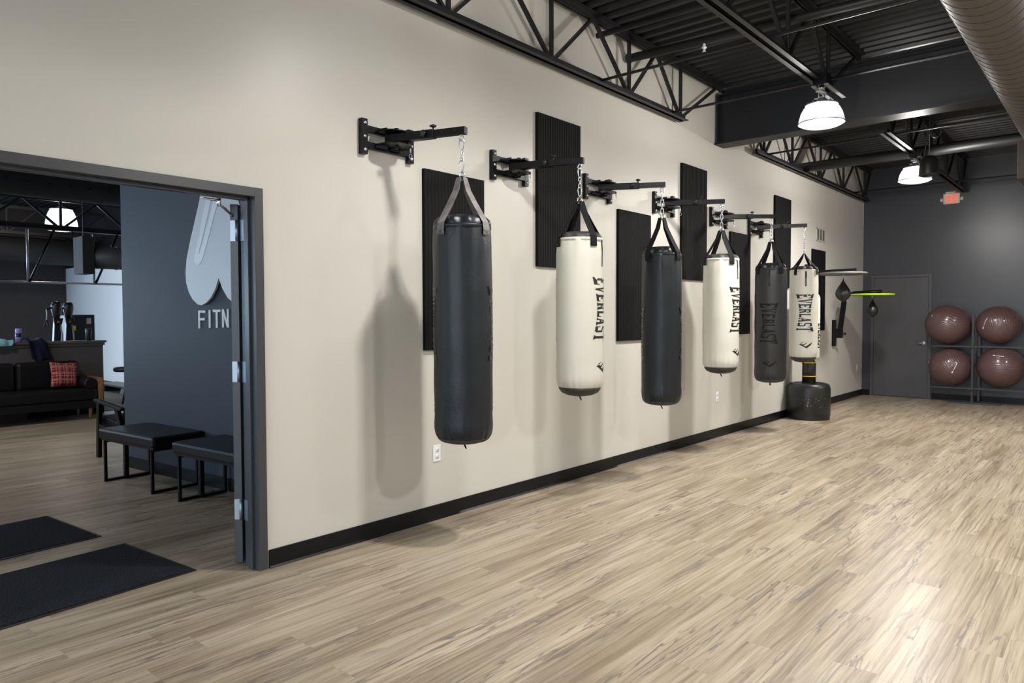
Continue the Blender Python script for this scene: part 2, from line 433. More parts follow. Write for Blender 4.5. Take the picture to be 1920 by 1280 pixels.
# hinges: plate on jamb, plate on leaf edge, knuckle
LFM = Matrix.Translation((hx, hy, 0)) @ Matrix.Rotation(math.atan2(.66, -.75), 4, 'Z')
for z in (.33, 1.14, 1.96):
    m = MB(); k = .060
    m.tube([(hx+.008, hy-.012, z-k), (hx+.008, hy-.012, z+k)], .0085, seg=12)
    for q in (-.036, -.012, .012, .036): m.tube([(hx+.008, hy-.012, z+q-.001), (hx+.008, hy-.012, z+q+.001)], .0092, seg=12)
    m.box(-.150, -.104, 2.1195, 2.1225, z-k, z+k)
    for q in (-.04, .0, .04): m.cyl((-.125, 2.1195, z+q), (-.125, 2.1182, z+q), .005, 8)
    m.box(.0005, .0035, -.003, .043, z-k, z+k, LFM)
    for q in (-.042, -.014, .014, .042): m.cyl(LFM @ Vector((.001, .026, z+q)), LFM @ Vector((-.001, .026, z+q)), .005, 8)
    h = m.build('hinge', HINGE, lf); h.matrix_parent_inverse = LFM.inverted(); h['label'] = 'satin chrome hinge'
# closer arm under the header
c = thing('door_closer', 'silver folding closer arm under the lobby door header', 'door closer', (0, 0, 0))
m = MB(); m.box(-.125, -.094, 1.945, 2.00, DH-.064, DH-.056); m.cyl((-.105, 1.973, DH-.060), (-.105, 1.973, 2.078), .010); m.build('pivot', CHROME, c)
m = MB(); m.tube([(-.105, 1.973, 2.112), (-.105, 1.93, 2.112), (-.108, 1.865, 2.116)], [.008, .007, .004], seg=8); m.build('upper_arm', CHROME, c)
m = MB(); m.tube([(-.105, 1.973, 2.090), (-.145, 2.03, 2.075), (-.185, 2.085, 2.052)], [.005, .008, .006], seg=8); m.cyl((-.185, 2.085, 2.056), (-.185, 2.085, 2.040), .009); m.build('forearm', LAMPMETAL, c)

# ------------------------------------------------------------------ far steel door (door_2)
x0, x1, zt = .143, 1.130, 2.205
m = MB()
m.box(x0, x0+.052, YB-.022, YB+.01, 0, zt); m.box(x1-.052, x1, YB-.022, YB+.01, 0, zt); m.box(x0+.0515, x1-.0515, YB-.0217, YB+.01, zt-.052, zt-.0005)
CHDOOR = mat('charcoal_door_enamel', (.066, .066, .073), .38)
d2 = struct(m.build('door_2', CHDOOR, bevel=.003), 'charcoal steel door in the far wall beside the ball rack', 'door')
m = MB(); m.box(x0+.055, x1-.055, YB-.012, YB-.002, .012, zt-.056); m.build('leaf', CHDOOR, d2, bevel=.002)
m = MB(); m.cyl((x1-.115, YB-.012, .985), (x1-.115, YB-.03, .985), .028); m.cyl((x1-.115, YB-.03, .985), (x1-.115, YB-.07, .985), .011)
m.tube([(x1-.115, YB-.068, .985), (x1-.16, YB-.068, .985), (x1-.225, YB-.062, .982)], [.011, .010, .008]); m.build('lever_handle', CHROME, d2)

# ------------------------------------------------------------------ wall panels
PAN = [(3.395, 1.222), (4.655, 1.880), (5.90, 1.222), (7.18, 1.870), (8.45, 1.235), (9.90, 1.865), (11.465, 1.235)]
PL = ['low ribbed black panel on the wall behind the nearest black bag', 'high ribbed black panel behind the nearest cream bag, cut by its bracket arm',
      'low ribbed black panel between the nearest cream bag and the middle black bag', 'high ribbed black panel between the middle black bag and the second cream bag',
      'low ribbed black panel behind the second cream bag', 'high ribbed black panel above and behind the farthest black bag', 'low ribbed black panel behind the farthest cream bag']
for (y, z), l in zip(PAN, PL):
    m = MB(); m.box(0, .026, 0, .612, 0, 1.272)
    tag(m.build('acoustic_panel', PANEL, loc=(.001, y, z), bevel=.002), l, 'wall panel', 'ribbed black wall panels')

# ------------------------------------------------------------------ wall outlets and vent
for (y, z, l) in ((3.52, .478, 'white duplex outlet below the nearest black bag'), (8.145, .489, 'white duplex outlet between the middle black bag and second cream bag'), (14.02, .52, 'white outlet plate on the greige wall near the far corner')):
    o = thing('wall_outlet', l, 'outlet', (0, y, z), group='wall outlets')
    m = MB(); m.box(.0005, .007, -.037, .037, -.060, .060); m.build('cover_plate', OUTLET, o, bevel=.003)
    for s in (-1, 1):
        m = MB(); m.lathe([(.0, .0), (.0165, .0), (.0165, .0025), (0, .0025)], seg=20, M=Matrix.Translation((.007, 0, s*.024)) @ Matrix.Rotation(PI/2, 4, 'Y'))
        m.mi = 1
        for q in (-.006, .006): m.box(.0092, .0099, q-.0012, q+.0012, s*.024-.001, s*.024+.008)
        m.cyl((.0092, 0, s*.024-.008), (.0099, 0, s*.024-.008), .0022, 8)
        m.build('socket', [OUTLET, SLOT], o)
o = thing('air_vent', 'small white louvred vent high on the greige wall', 'vent', (0, 11.89, 2.752), group=None)
m = MB()
for a in ((-.21, .21, .085, .105), (-.21, .21, -.105, -.085), (-.21, -.185, -.1, .1), (.185, .21, -.1, .1), (-.073, -.053, -.1, .1), (.053, .073, -.1, .1)): m.box(.001, .012, a[0], a[1], a[2], a[3])
m.build('frame', mat('beige_vent_enamel', (.56, .53, .48), .45), o)
m = MB(); m.box(.0008, .002, -.19, .19, -.09, .09); m.build('backing', SLOT, o)
m = MB()
for k in range(9):
    z = -.08+k*.02; m.prism([(.002, -.185, z), (.010, -.185, z-.012), (.011, -.185, z-.010), (.003, -.185, z+.002)], (0, .37, 0))
m.build('louvres', mat('vent_slat_grey', (.25, .24, .23), .5), o)

# ------------------------------------------------------------------ lettering (drawn as strokes, mapped on to any surface)
def q4(x0, x1, y0, y1): return ((x0, y0), (x1, y0), (x1, y1), (x0, y1))
GL = {
 'E': (.92, [q4(.0, .52, 0, .09), q4(.0, .52, .91, 1), q4(.11, .42, .05, .95), q4(.3, .97, .83, 1), q4(.85, .97, .70, .9), q4(.3, .66, .43, .58), q4(.56, .66, .38, .63), q4(.3, .97, 0, .17), q4(.85, .97, .1, .30)]),
 'V': (.86, [((-.02, .93), (.40, .93), (.40, 1), (-.02, 1)), ((.62, .93), (1.02, .93), (1.02, 1), (.62, 1)), ((.40, 0), (.60, 0), (.34, .95), (.06, .95)), ((.46, 0), (.60, 0), (.94, .95), (.76, .95))]),
 'R': (.86, [q4(.02, .50, 0, .08), q4(.02, .3, .92, 1), q4(.11, .42, .05, .98), q4(.3, .80, .84, 1), ((.66, .58), (.92, .62), (.92, .94), (.66, .94)), q4(.3, .80, .42, .58), ((.66, 0), (1.02, 0), (.86, .5), (.54, .5))]),
 'L': (.78, [q4(.02, .50, 0, .08), q4(.02, .50, .92, 1), q4(.11, .42, .05, .95), q4(.3, .97, 0, .18), q4(.85, .97, .1, .36)]),
 'A': (.86, [((-.02, 0), (.32, 0), (.32, .08), (-.02, .08)), ((.55, 0), (1.02, 0), (1.02, .08), (.55, .08)), ((.08, .04), (.25, .04), (.56, 1), (.38, 1)), ((.62, .04), (.92, .04), (.64, 1), (.40, 1)), q4(.24, .74, .24, .39)]),
 'S': (.80, [q4(.16, .95, .84, 1), q4(.83, .95, .68, .9), ((.05, .56), (.32, .56), (.32, .93), (.05, .93)), ((.08, .50), (.32, .58), (.92, .50), (.68, .42)), ((.68, .07), (.95, .07), (.95, .46), (.68, .50)), q4(.05, .84, 0, .16), q4(.05, .17, .1, .32)]),
 'T': (.92, [q4(.02, .98, .83, 1), q4(.02, .14, .66, .9), q4(.86, .98, .66, .9), q4(.34, .66, .05, .9), q4(.24, .76, 0, .08)]),
 'F': (.62, [q4(0, .22, 0, 1), q4(.1, .95, .88, 1), q4(.1, .85, .46, .58)]),
 'I': (.16, [q4(0, 1, 0, 1)]),
 'N': (.72, [q4(0, .2, 0, 1), q4(.8, 1, 0, 1), ((0, 1), (.24, 1), (1, 0), (.76, 0))]),
 'X': (.74, [((0, 0), (.26, 0), (1, 1), (.74, 1)), ((.74, 0), (1, 0), (.26, 1), (0, 1))]),
}
def word_quads(word, gap=.10, glyphs=GL, scale={}):
    """quads of the word in 0..1 x 0..1"""
    tot = sum(glyphs[c][0] for c in word) + gap*(len(word)-1); x = 0; out = []
    for c in word:
        wd, qs = glyphs[c]
        for q in qs: out.append([((x+a*wd)/tot, b) for a, b in q])
        x += wd+gap
    return out
def lay(m, quads, fn, mi, nu=3, nv=3):
    """quads laid through fn(u, v) -> 3-D point"""
    m0 = m.mi; m.mi = mi; s0 = m.sm; m.sm = True
    for q in quads:
        (ax, ay), (bx, by), (cx, cy), (dx, dy) = q
        g = []
        for j in range(nv+1):
            t = j/nv; row = []
            for i in range(nu+1):
                s = i/nu
                u = (1-s)*(1-t)*ax+s*(1-t)*bx+s*t*cx+(1-s)*t*dx; v = (1-s)*(1-t)*ay+s*(1-t)*by+s*t*cy+(1-s)*t*dy
                row.append(m.bm.verts.new(fn(u, v)))
            g.append(row)
        for j in range(nv):
            for i in range(nu): m.face([g[j][i], g[j][i+1], g[j+1][i+1], g[j+1][i]])
    m.mi = m0; m.sm = s0
MARK = [((.0, .72), (.14, .62), (.62, .0), (.56, .32)), ((.14, .62), (.30, .74), (.50, .36), (.56, .30)), ((.56, .32), (.62, .0), (.88, .52), (1., 1.)),
        ((.20, .78), (.34, .80), (.46, 1.), (.42, .98)), ((.30, .50), (.40, .40), (.66, .88), (.60, .86))]

# ------------------------------------------------------------------ wall brackets, chains and bags
CAMX, CAMY = 3.763, 0.
def swirl(c, n): return [c]
def link_pts(c, ln, wd, axis):      # stadium ring, long axis vertical; axis = direction across
    c = Vector(c); a = Vector((math.cos(axis), math.sin(axis), 0)); z = Vector((0, 0, 1)); r = wd/2; h = ln/2-r; pts = []
    for k in range(8): t = PI*k/7; pts.append(c + a*(r*math.cos(t)) + z*(h + r*math.sin(t)))
    for k in range(8): t = PI + PI*k/7; pts.append(c + a*(r*math.cos(t)) + z*(-h + r*math.sin(t)))
    return pts

BR = [ # y of bracket centre, zc, arm end x,y, bag radius, z top, z bottom, colour, text angle, strap angle, ring z
 dict(y=3.075, z=2.617, e=(.586, 3.225), R=.186, zt=2.025, zb=.700, c='k', ta=(88, -91), sa=-44, ring=2.352, old=True, tilt=.006),
 dict(y=4.310, z=2.631, e=(.606, 4.47), R=.179, zt=2.045, zb=.925, c='w', ta=(67, -113), sa=-60, ring=2.352),
 dict(y=5.550, z=2.636, e=(.572, 5.79), R=.179, zt=2.018, zb=.700, c='k', ta=(93, -88), sa=-42, ring=2.368, seam=2),
 dict(y=6.790, z=2.638, e=(.566, 7.045), R=.182, zt=2.050, zb=.938, c='w', ta=(61, -119), sa=-60, ring=2.368),
 dict(y=8.120, z=2.634, e=(.546, 8.455), R=.181, zt=2.022, zb=.715, c='k', ta=(-8, 172), sa=-57, ring=2.364),
 dict(y=9.235, z=2.618, e=(.596, 9.440), R=.173, zt=2.050, zb=.938, c='w', ta=(6, -174), sa=-34, ring=2.285),
]
NAMES = ['nearest', 'second', 'third', 'fourth', 'fifth', 'sixth']
BAGL = ['large smooth black bag with worn grey straps, closest to the lobby opening', 'cream bag with black lettering hanging before the tall black panel, closest of the cream ones',
        'plain black bag with a vertical seam, hanging between two cream bags nearest the camera', 'cream bag with lettering on its right edge, between two black bags',
        'black bag with dark embossed lettering facing forward', 'cream bag with lettering facing forward, hanging over the black weighted base']
BRL = ['wall bracket carrying the large black bag with worn grey straps', 'wall bracket carrying the cream bag closest to the lobby opening', 'wall bracket carrying the plain black bag with the vertical seam',
       'wall bracket carrying the cream bag between two black bags', 'wall bracket carrying the black bag with embossed lettering', 'farthest wall bracket, carrying the cream bag over the black base']
CHL = ['chain with two snap hooks holding the large black bag with grey straps', 'chain with two snap hooks holding the cream bag closest to the lobby opening', 'chain holding the plain black bag with the vertical seam',
       'chain holding the cream bag between two black bags', 'chain holding the black bag with embossed lettering', 'long thin chain holding the farthest cream bag over the black base']

def bracket(i, b):
    t = thing('wall_bracket', BRL[i], 'bracket', (0, b['y'], b['z']), group='swing arm wall brackets')
    for s in (-1, 1):
        m = MB(); m.box(.001, .036, s*.195-.024, s*.195+.024, -.113, .113)
        p = m.build('mounting_plate', STEEL, t, bevel=.002)
        for z in (-.085, 0, .085):
            m = MB(); m.lathe([(0, 0), (.012, 0), (.012, .005), (.008, .010), (0, .012)], seg=12, M=Matrix.Translation((.036, s*.195, z)) @ Matrix.Rotation(PI/2, 4, 'Y')); m.build('bolt', BOLT, p)
    for z in (-.052, .052):
        m = MB(); m.box(.004, .034, -.172, .172, z-.021, z+.021); m.build('cross_bar', STEEL, t, bevel=.002)
    px = .115                                   # pivot
    for z, k in ((.038, 1), (-.038, -1)):
        poly = [(.034, -.115, 0), (.034, .115, 0)] + [(px + .085*math.cos(a), .112*math.sin(a), 0) for a in [R(75-k_*15) for k_ in range(11)]]
        m = MB(); m.prism(poly, (0, 0, k*.006)); o = m.build('swivel_plate', STEEL, t); o.location = (0, 0, z)
        m = MB()
        for yy in (-.055, .055): m.prism([(.03, yy-.045, 0), (.03, yy+.045, 0), (.085, yy, 0)], (0, 0, .004)); m.bar((.034, yy-.05, 0), (.085, yy, .012*k), .005, .022); m.bar((.034, yy+.05, 0), (.085, yy, .012*k), .005, .022)
        o2 = m.build('gusset', STEEL, t); o2.location = (0, 0, z + k*.010)
    m = MB(); m.cyl((px, 0, -.062), (px, 0, .062), .012); m.cyl((px, 0, .055), (px, 0, .070), .017, 6); m.build('pivot_bolt', STEEL, t)
    e = Vector((b['e'][0]-px, b['e'][1]-b['y'], 0)); L = e.length + .012; a = math.atan2(e.y, e.x)
    arm = MB(); arm.box(-.075, L*.56, -.027, .027, -.027, .027)
    A = arm.build('outer_arm', STEEL, t, loc=(px, 0, .006), rot=(0, 0, a), bevel=.003)
    m = MB(); m.box(L*.5, L, -.022, .022, -.022, .022)
    for q in (.68, .86): m.mi = 1; m.cyl((L*q, -.0222, .002), (L*q, -.0215, .002), .005, 8); m.cyl((L*q, .0215, .002), (L*q, .0222, .002), .005, 8); m.mi = 0
    I = m.build('inner_arm', [STEEL, SLOT], t, loc=(px, 0, .006), rot=(0, 0, a), bevel=.002)
    for j, (p, d) in enumerate((((L*.54, 0, .027), (0, 0, 1)), ((L*.44, -.027, 0), (0, -1, 0)))):
        m = MB(); p = Vector(p); d = Vector(d)
        m.cyl(p, p+d*.018, .006, 10)
        M = Matrix.Translation(p+d*.016) @ (Matrix.Identity(4) if j == 0 else Matrix.Rotation(PI/2, 4, 'X'))
        m.lathe([(0, 0), (.012, 0), (.020, .004), (.020, .012), (.010, .018), (0, .019)], seg=15, fn=lambda th, q: .004*math.cos(5*th) if q in (2, 3) else 0, M=M)
        m.build('lock_knob', BLACKPLASTIC, A)
    # pull pin with ring below the swivel
    m = MB(); m.cyl((px+.065, .062, -.040), (px+.065, .062, -.085), .005, 8); m.tube(link_pts((px+.065, .062, -.108), .028, .018, .6), .0014, True, 6); m.build('pull_pin', BOLT, t)
    # eye below the arm end
    ux, uy = math.cos(a), math.sin(a); ex, ey = px+ux*(L-.030), uy*(L-.030)
    m = MB(); m.cyl((ex, ey, -.016), (ex, ey, -.026), .013, 12); m.tube(link_pts((ex, ey, -.040), .034, .030, a), .0045, True, 8); m.build('eye_bolt', CHROME, t)
    return ex, b['y']+ey

def chain(i, b, x, y):
    zt = b['z']-.052; zb = b['ring']+.012
    t = thing('hanging_chain', CHL[i], 'chain', (x, y, zt), group='bag chains')
    L = zt-zb; az = R(40)
    def hook(z0, ln, ax):
        c = Vector((0, 0, z0-ln/2)); a = Vector((math.cos(ax), math.sin(ax), 0)); pts = []
        for k in range(20):
            th = 2*PI*k/20; zz = math.sin(th); wd = .0105 + .0065*zz
            pts.append(c + a*(wd*math.cos(th)*1.25) + Vector((0, 0, zz*ln/2)))
        m = MB(); m.tube(pts, .0037, True, 8); m.build('snap_hook', CHROME, t)
    if i < 2:
        hook(.004, .078, az); hook(-L+.075, .080, az+.3)
        z = -.068; n = 3; step = (L-.004-.068-.070)/n
    elif i == 5:
        z = .002; n = 11; step = L/n
    else:
        z = .004; n = 5; step = (L+.002)/n
    for k in range(n):
        ln = step*1.42; m = MB(); m.tube(link_pts((0, 0, z-step*(k+.5)), ln, min(.026, ln*.5), az+(k % 2)*PI/2), .0034 if i != 5 else .0026, True, 6); m.build('link', CHROME, t)

def bag(i, b, x, y):
    Rb, zt, zb = b['R'], b['zt'], b['zb']; H = zt-zb; white = b['c'] == 'w'
    t = thing('punching_bag', BAGL[i], 'punching bag', (x, y, zt), group='hanging punching bags')
    face = math.atan2(CAMY-y, CAMX-x)          # heading towards the open room
    # heading of an angle measured to the viewer's right
    hd = lambda deg: face + R(deg)
    rnd = random.Random(i*11+3); ph = [rnd.uniform(0, 6.28) for _ in range(8)]
    cap = .0 if white else .050
    prof = [(Rb*.955, 0.), (Rb*.965, -.012), (Rb*.970, -.03), (Rb*.985, -.07)]
    nz = 22
    for k in range(1, nz):
        q = k/nz; prof.append((Rb*(.99 + .018*math.sin(PI*min(1, q*1.05)) + .004*math.sin(q*23+ph[0])), -.07 - (H-.07-.09)*q))
    lowr = [(1.0, -H+.09), (.995, -H+.06), (.975, -H+.035), (.94, -H+.015), (.90, -H)]
    prof += [(Rb*a, z) for a, z in lowr]
    n = len(prof)
    def fn(th, k):
        z = -prof[k][1]; a = 0.
        if k > 0:
            a += .0035*math.exp(-z/.10)*(math.sin(9*th+ph[1])+.7*math.sin(15*th+ph[2]))
            a += .0028*math.exp(-(H-z)/.06)*(math.sin(26*th+ph[3])+math.sin(17*th+ph[4]))
            a += .0014*math.sin(3*th+ph[5]+z*9)*math.sin(z*14+ph[6])
        return a
    m = MB(); m.lathe(prof, seg=96, fn=fn, close=False)
    rim = Rb*.955
    # folded hem at the mouth
    m.lathe([(rim, 0), (rim+.004, .002), (rim+.006, -.004), (rim+.005, -.020), (rim+.001, -.022)], seg=96, close=False)
    def wrap(u0, ang, z, half_w, off=.0022):
        pass
    def on_bag(ang, z):       # point on the bag a hair above the vinyl
        th = ang; zz = -z
        # radius from the profile
        rr = prof[-1][0]
        for (r1, z1), (r2, z2) in zip(prof, prof[1:]):
            if z2 <= z <= z1: rr = r1+(r2-r1)*((z1-z)/(z1-z2) if z1 > z2 else 0); break
        k = min(range(n), key=lambda j: abs(prof[j][1]-z))
        rr += fn(th, k) + .0016
        return Vector((rr*math.cos(th), rr*math.sin(th), z))
    Lw = .475; zc = -H*(.475 if white else .545)
    if i == 4: zc = -H*.42-.095
    if i == 5: zc = -.545*H+.06
    if i == 0: zc = -H*.465
    he, hm = .112, .066
    quads = word_quads('EVERLAST', .10)
    for ta in b['ta']:
        def fnw(u, v, ta=ta):
            h = hm + (he-hm)*abs(2*u-1)**1.6
            return on_bag(hd(ta) + (2*v-1)*h/Rb, zc + Lw/2 - u*Lw)
        lay(m, quads, fnw, 1, 3, 4)
        zm = (-H+.155) if white else (-H+.19)
        if white or i in (4,):
            lay(m, MARK, lambda u, v, ta=ta: on_bag(hd(ta) + (u-.5)*.20/Rb, zm + (v-.5)*.082), 1, 6, 3)
        elif i in (0, 2):
            lay(m, MARK, lambda u, v, ta=ta: on_bag(hd(ta) + (u-.5)*.15/Rb, zm + (v-.5)*.07), 1, 6, 3)
    if 'seam' in b:
        lay(m, [q4(0, 1, 0, 1)], lambda u, v: on_bag(hd(b['seam']) + (u-.5)*.008/Rb, -.03 - v*(H-.09)), 1, 1, 40)
    m.build('bag_body', [WHITEVINYL if white else (MATTEVINYL if i == 4 else BLACKVINYL), INK if white else (MATTEINK if i == 4 else GLOSSINK)], t)
    # closed mouth
    m = MB(); rr = rim-.004; dome = .066 if not white else .052
    pr = [(rr, -.015), (rr*.99, .010), (rr*.93, dome*.55), (rr*.80, dome*.86), (rr*.5, dome), (0, dome*1.02)]
    m.lathe(pr, seg=72, fn=lambda th, k: (.009 if k in (1, 2, 3) else 0)*(math.sin(11*th+ph[0])+.6*math.sin(7*th+ph[3])))
    m.build('top_cover', BLACKVINYL if not white else RUBBERCAP, t)
    # round bottom
    m = MB(); rr = Rb*.90
    dk = 1.65 if white else 1.
    m.lathe([(rr, -H-.0005), (rr*.97, -H-.012*dk), (rr*.86, -H-.026*dk), (rr*.6, -H-.038*dk), (rr*.3, -H-.043*dk), (0, -H-.044*dk)], seg=72, fn=lambda th, k: .0015*math.sin(28*th) if k in (0, 1, 2) else 0)
    m.build('bottom_cap', RUBBERCAP, t)
    m = MB()
    a = hd(20); ux = Vector((math.cos(a), math.sin(a), 0))
    p0 = Vector((0, 0, -H-.040*dk))
    if i in (0, 1, 2, 3): m.tube([p0-ux*.012, p0+Vector((0, 0, -.012)), p0+ux*.02+Vector((0, 0, -.022)), p0+ux*.038+Vector((0, 0, -.034))], [.004, .005, .0055, .004], seg=6)
    else: m.bar(p0, p0+Vector((0, 0, -.038)), .028, .006)
    m.build('anchor_loop', WEBBING, t)
    # zip placket near the mouth
    if i in (1, 3, 4, 5):
        zp = MB(); zp.mi = 0
        lay(zp, [q4(0, 1, 0, 1)], lambda u, v: on_bag(hd(b['ta'][0]+2) + (u-.5)*.020/Rb, -.012 - v*.20) + Vector((0, 0, 0)), 0, 2, 12)
        zp.mi = 1; lay(zp, [q4(.2, .8, .46, .95)], lambda u, v: on_bag(hd(b['ta'][0]+2) + (u-.5)*.012/Rb, -.012 - v*.20)*1.0 + Vector((math.cos(hd(b['ta'][0])), math.sin(hd(b['ta'][0])), 0))*.001, 1, 2, 10)
        zp.build('zip_placket', [WEBBING, mat('grey_zip_teeth', (.13, .13, .13), .4) if white else BLACKPLASTIC], t)
    # four straps up to the rings
    apex = b['ring']-.022-zt
    web = OLDWEB if b.get('old') else WEBBING
    wst = (.057 if b.get('old') else .055) if i != 5 else .038
    for k in range(4):
        an = hd(b['sa'] + 90*k + (4 if k % 2 else 0)); ur = Vector((math.cos(an), math.sin(an), 0)); ut = Vector((-math.sin(an), math.cos(an), 0))
        r1 = Rb*.995+.004
        path = [(Vector((0, 0, apex))+ur*(.026 if i != 5 else .010), .72 if i != 5 else .4), (ur*(rim*.30)+Vector((0, 0, apex*.72)), .95), (ur*(rim*.62)+Vector((0, 0, apex*.42)), 1), (ur*(rim+.010)+Vector((0, 0, .012)), 1), (ur*(r1+.004)+Vector((0, 0, -.03)), 1), (ur*(r1+.003)+Vector((0, 0, -.066)), 1)]
        m = MB(); rows = []
        for j, (p, wf) in enumerate(path):
            d = (path[min(j+1, 5)][0]-path[max(j-1, 0)][0]).normalized(); nn = ut.cross(d)
            rows.append([m.bm.verts.new(p+ut*(s*wst*wf/2)+nn*(q*.0015)) for s, q in ((-1, -1), (1, -1), (1, 1), (-1, 1))])
        for A, B in zip(rows, rows[1:]):
            for q in range(4): m.face([A[q], A[(q+1) % 4], B[(q+1) % 4], B[q]])
        m.face(rows[0][::-1]); m.face(rows[-1])
        st = m.build('hanging_strap', web, t)
        m = MB()      # stitched box at the foot
        c0 = ur*(r1+.0055)+Vector((0, 0, -.048))
        for s in (-1, 1):
            m.bar(c0+ut*(-wst*.4)+Vector((0, 0, -.015)), c0+ut*(wst*.4)+Vector((0, 0, -.015)), .002, .002)
            m.bar(c0+ut*(-wst*.4)+Vector((0, 0, s*.014)), c0+ut*(wst*.4)+Vector((0, 0, -s*.014)), .002, .002)
        m.build('stitching', BLACKPLASTIC if not b.get('old') else INK, st)
    # two rings gathering the straps
    for s in (-1, 1):
        if i == 5 and s == 1: continue
        an = hd(b['sa']+90*(s > 0)); ax = Vector((math.cos(an+PI/2), math.sin(an+PI/2), 0)); ur = Vector((math.cos(an), math.sin(an), 0))
        wd = .026 if i != 5 else .012; ht = .050 if i != 5 else .028
        base = Vector((0, 0, b['ring']+.014-zt)); pts = []
        for k in range(14):
            th = PI*k/13; pts.append(base + ax*(wd*math.cos(th)) + Vector((0, 0, -ht+ht*math.sin(th))) + ur*(.016*(1-math.sin(th))*s*.6))
        m = MB(); m.tube(pts, .0034, True, 8); m.build('d_ring', CHROME, t)
    if b.get('tilt'): t.rotation_euler = (b['tilt'], 0, 0)

for i, b in enumerate(BR):
    ex, ey = bracket(i, b)
    chain(i, b, ex, ey)
    bag(i, b, ex, ey)

# ------------------------------------------------------------------ free-standing bag on a filled base
fx, fy = .305, 10.50
t = thing('freestanding_bag', 'upright bag on a fat black weighted base, partly hidden by the farthest cream bag', 'punching bag', (fx, fy, 0))
fc = math.atan2(-fy, CAMX-fx)
m = MB(); RB = .284
m.lathe([(RB-.02, 0), (RB-.004, .006), (RB, .03), (RB-.003, .045), (RB+.004, .06), (RB+.006, .25), (RB+.004, .44), (RB-.010, .485), (RB-.04, .507), (RB-.075, .512), (RB-.09, .498), (.10, .50), (.0, .50)], seg=64)
WORN = mat('worn_base_lettering', (.012, .012, .013), .25, spec=.6)
nt = WORN.node_tree; bb = nt.nodes['Principled BSDF']; tc = nt.nodes.new('ShaderNodeTexCoord'); no = nt.nodes.new('ShaderNodeTexNoise'); no.inputs['Scale'].default_value = 45
nt.links.new(tc.outputs['Object'], no.inputs['Vector']); rp = nt.nodes.new('ShaderNodeValToRGB'); rp.color_ramp.elements[0].position = .64; rp.color_ramp.elements[0].color = (.010, .010, .011, 1); rp.color_ramp.elements[1].position = .70; rp.color_ramp.elements[1].color = (.45, .45, .44, 1)
nt.links.new(no.outputs['Fac'], rp.inputs['Fac']); nt.links.new(rp.outputs['Color'], bb.inputs['Base Color'])
lay(m, word_quads('EVERLAST', .10), lambda u, v: Vector(((RB+.008)*math.cos(fc+R(22)+(u-.5)*.40/RB), (RB+.008)*math.sin(fc+R(22)+(u-.5)*.40/RB), .25+(v-.5)*(.12+.06*abs(2*u-1)**1.6))), 1, 3, 2)
m.build('weighted_base', [BLACKPLASTIC, WORN], t)
m = MB()
for k in range(26):
    a = 2*PI*k/26; r1, r2 = .115, .20; m.bar((r1*math.cos(a), r1*math.sin(a), .508), (r2*math.cos(a), r2*math.sin(a), .506), .02, .018)
m.build('base_cleats', BLACKPLASTIC, t)
m = MB(); m.lathe([(.092, .50), (.092, .80), (.075, .82), (.075, .90)], seg=40); m.build('neck', BLACKPLASTIC, t)
for z in (.605, .80):
    m = MB(); m.lathe([(.094, z-.006), (.096, z-.006), (.096, z+.007), (.094, z+.007)], seg=40); m.build('yellow_band', YELLOW, t)
m = MB(); m.lathe([(.10, .84), (.128, .855), (.138, .89), (.140, 1.3), (.138, 1.72), (.12, 1.765), (0, 1.785)], seg=48)
lay(m, word_quads('EVERLAST', .10), lambda u, v: Vector((.1415*math.cos(fc+R(80)+(2*v-1)*.5), .1415*math.sin(fc+R(80)+(2*v-1)*.5), 1.36-u*.36)), 1, 2, 4)
m.build('bag_body', [WHITEVINYL, INK], t)

# ------------------------------------------------------------------ speed bag platforms
def speed_bag(label, x, y, z, ln, r, group='speed bags'):
    t = thing('speed_bag', label, 'speed bag', (x, y, z), group=group)
    m = MB(); m.lathe([(.012, 0), (.02, -.008), (.02, -.016), (.006, -.02), (.006, -.035)], seg=16); m.tube([(0, 0, -.03), (0, 0, -.075)], .004, seg=6); m.build('swivel', CHROME, t)
    z0 = -.06; m = MB(); pr = []
    for k in range(17):
        q = k/16; rr = r*math.sin(PI*q**1.55)**.80 if 0 < q < 1 else 0
        pr.append((rr if q < 1 else 0, z0-ln*q))
    pr[0] = (0.006, z0)
    m.lathe(pr, seg=32); m.build('bladder', BLACKPLASTIC, t)
t = thing('speed_bag_platform', 'speed bag platform with lime green rim on a curved black wall arm', 'speed bag platform', (0, 12.57, 0), group='speed bag platforms')
m = MB(); m.box(.001, .045, -.05, .05, .965, 1.40); m.build('wall_plate', STEEL, t, bevel=.004)
m = MB(); m.box(.045, .155, -.045, .045, 1.10, 1.255); m.build('bracket_block', STEEL, t, bevel=.004)
m = MB(); m.cyl((.155, -.02, 1.17), (.185, -.02, 1.17), .010, 10); m.cyl((.185, -.02, 1.17), (.215, -.02, 1.17), .022, 12); m.build('lock_knob', BLACKPLASTIC, t)
m = MB(); m.bar((.115, 0, 1.2), (.175, 0, 1.70), .06, .07); m.tube([(.170, 0, 1.66), (.185, 0, 1.755), (.24, 0, 1.815), (.34, 0, 1.842), (.55, 0, 1.848), (.745, 0, 1.850)], .030, seg=12); m.build('curved_arm', STEEL, t)
m = MB(); m.lathe([(0, 1.802), (.300, 1.802), (.300, 1.818), (0, 1.818)], c=(.607, 0, 0), seg=48); m.build('drum', BLACKPLASTIC, t)
m = MB(); m.lathe([(.300, 1.794), (.322, 1.794), (.322, 1.820), (.300, 1.820)], c=(.607, 0, 0), seg=48, close=False); m.build('rim', LIME, t, recalc=True)
speed_bag('small speed bag hanging under the lime rimmed platform', .610, 12.57, 1.80, .30, .085)
yn = 11.22
t = thing('speed_bag_platform', 'black speed bag platform with grey round board, right of the farthest cream bag', 'speed bag platform', (0, yn, 0), group='speed bag platforms')
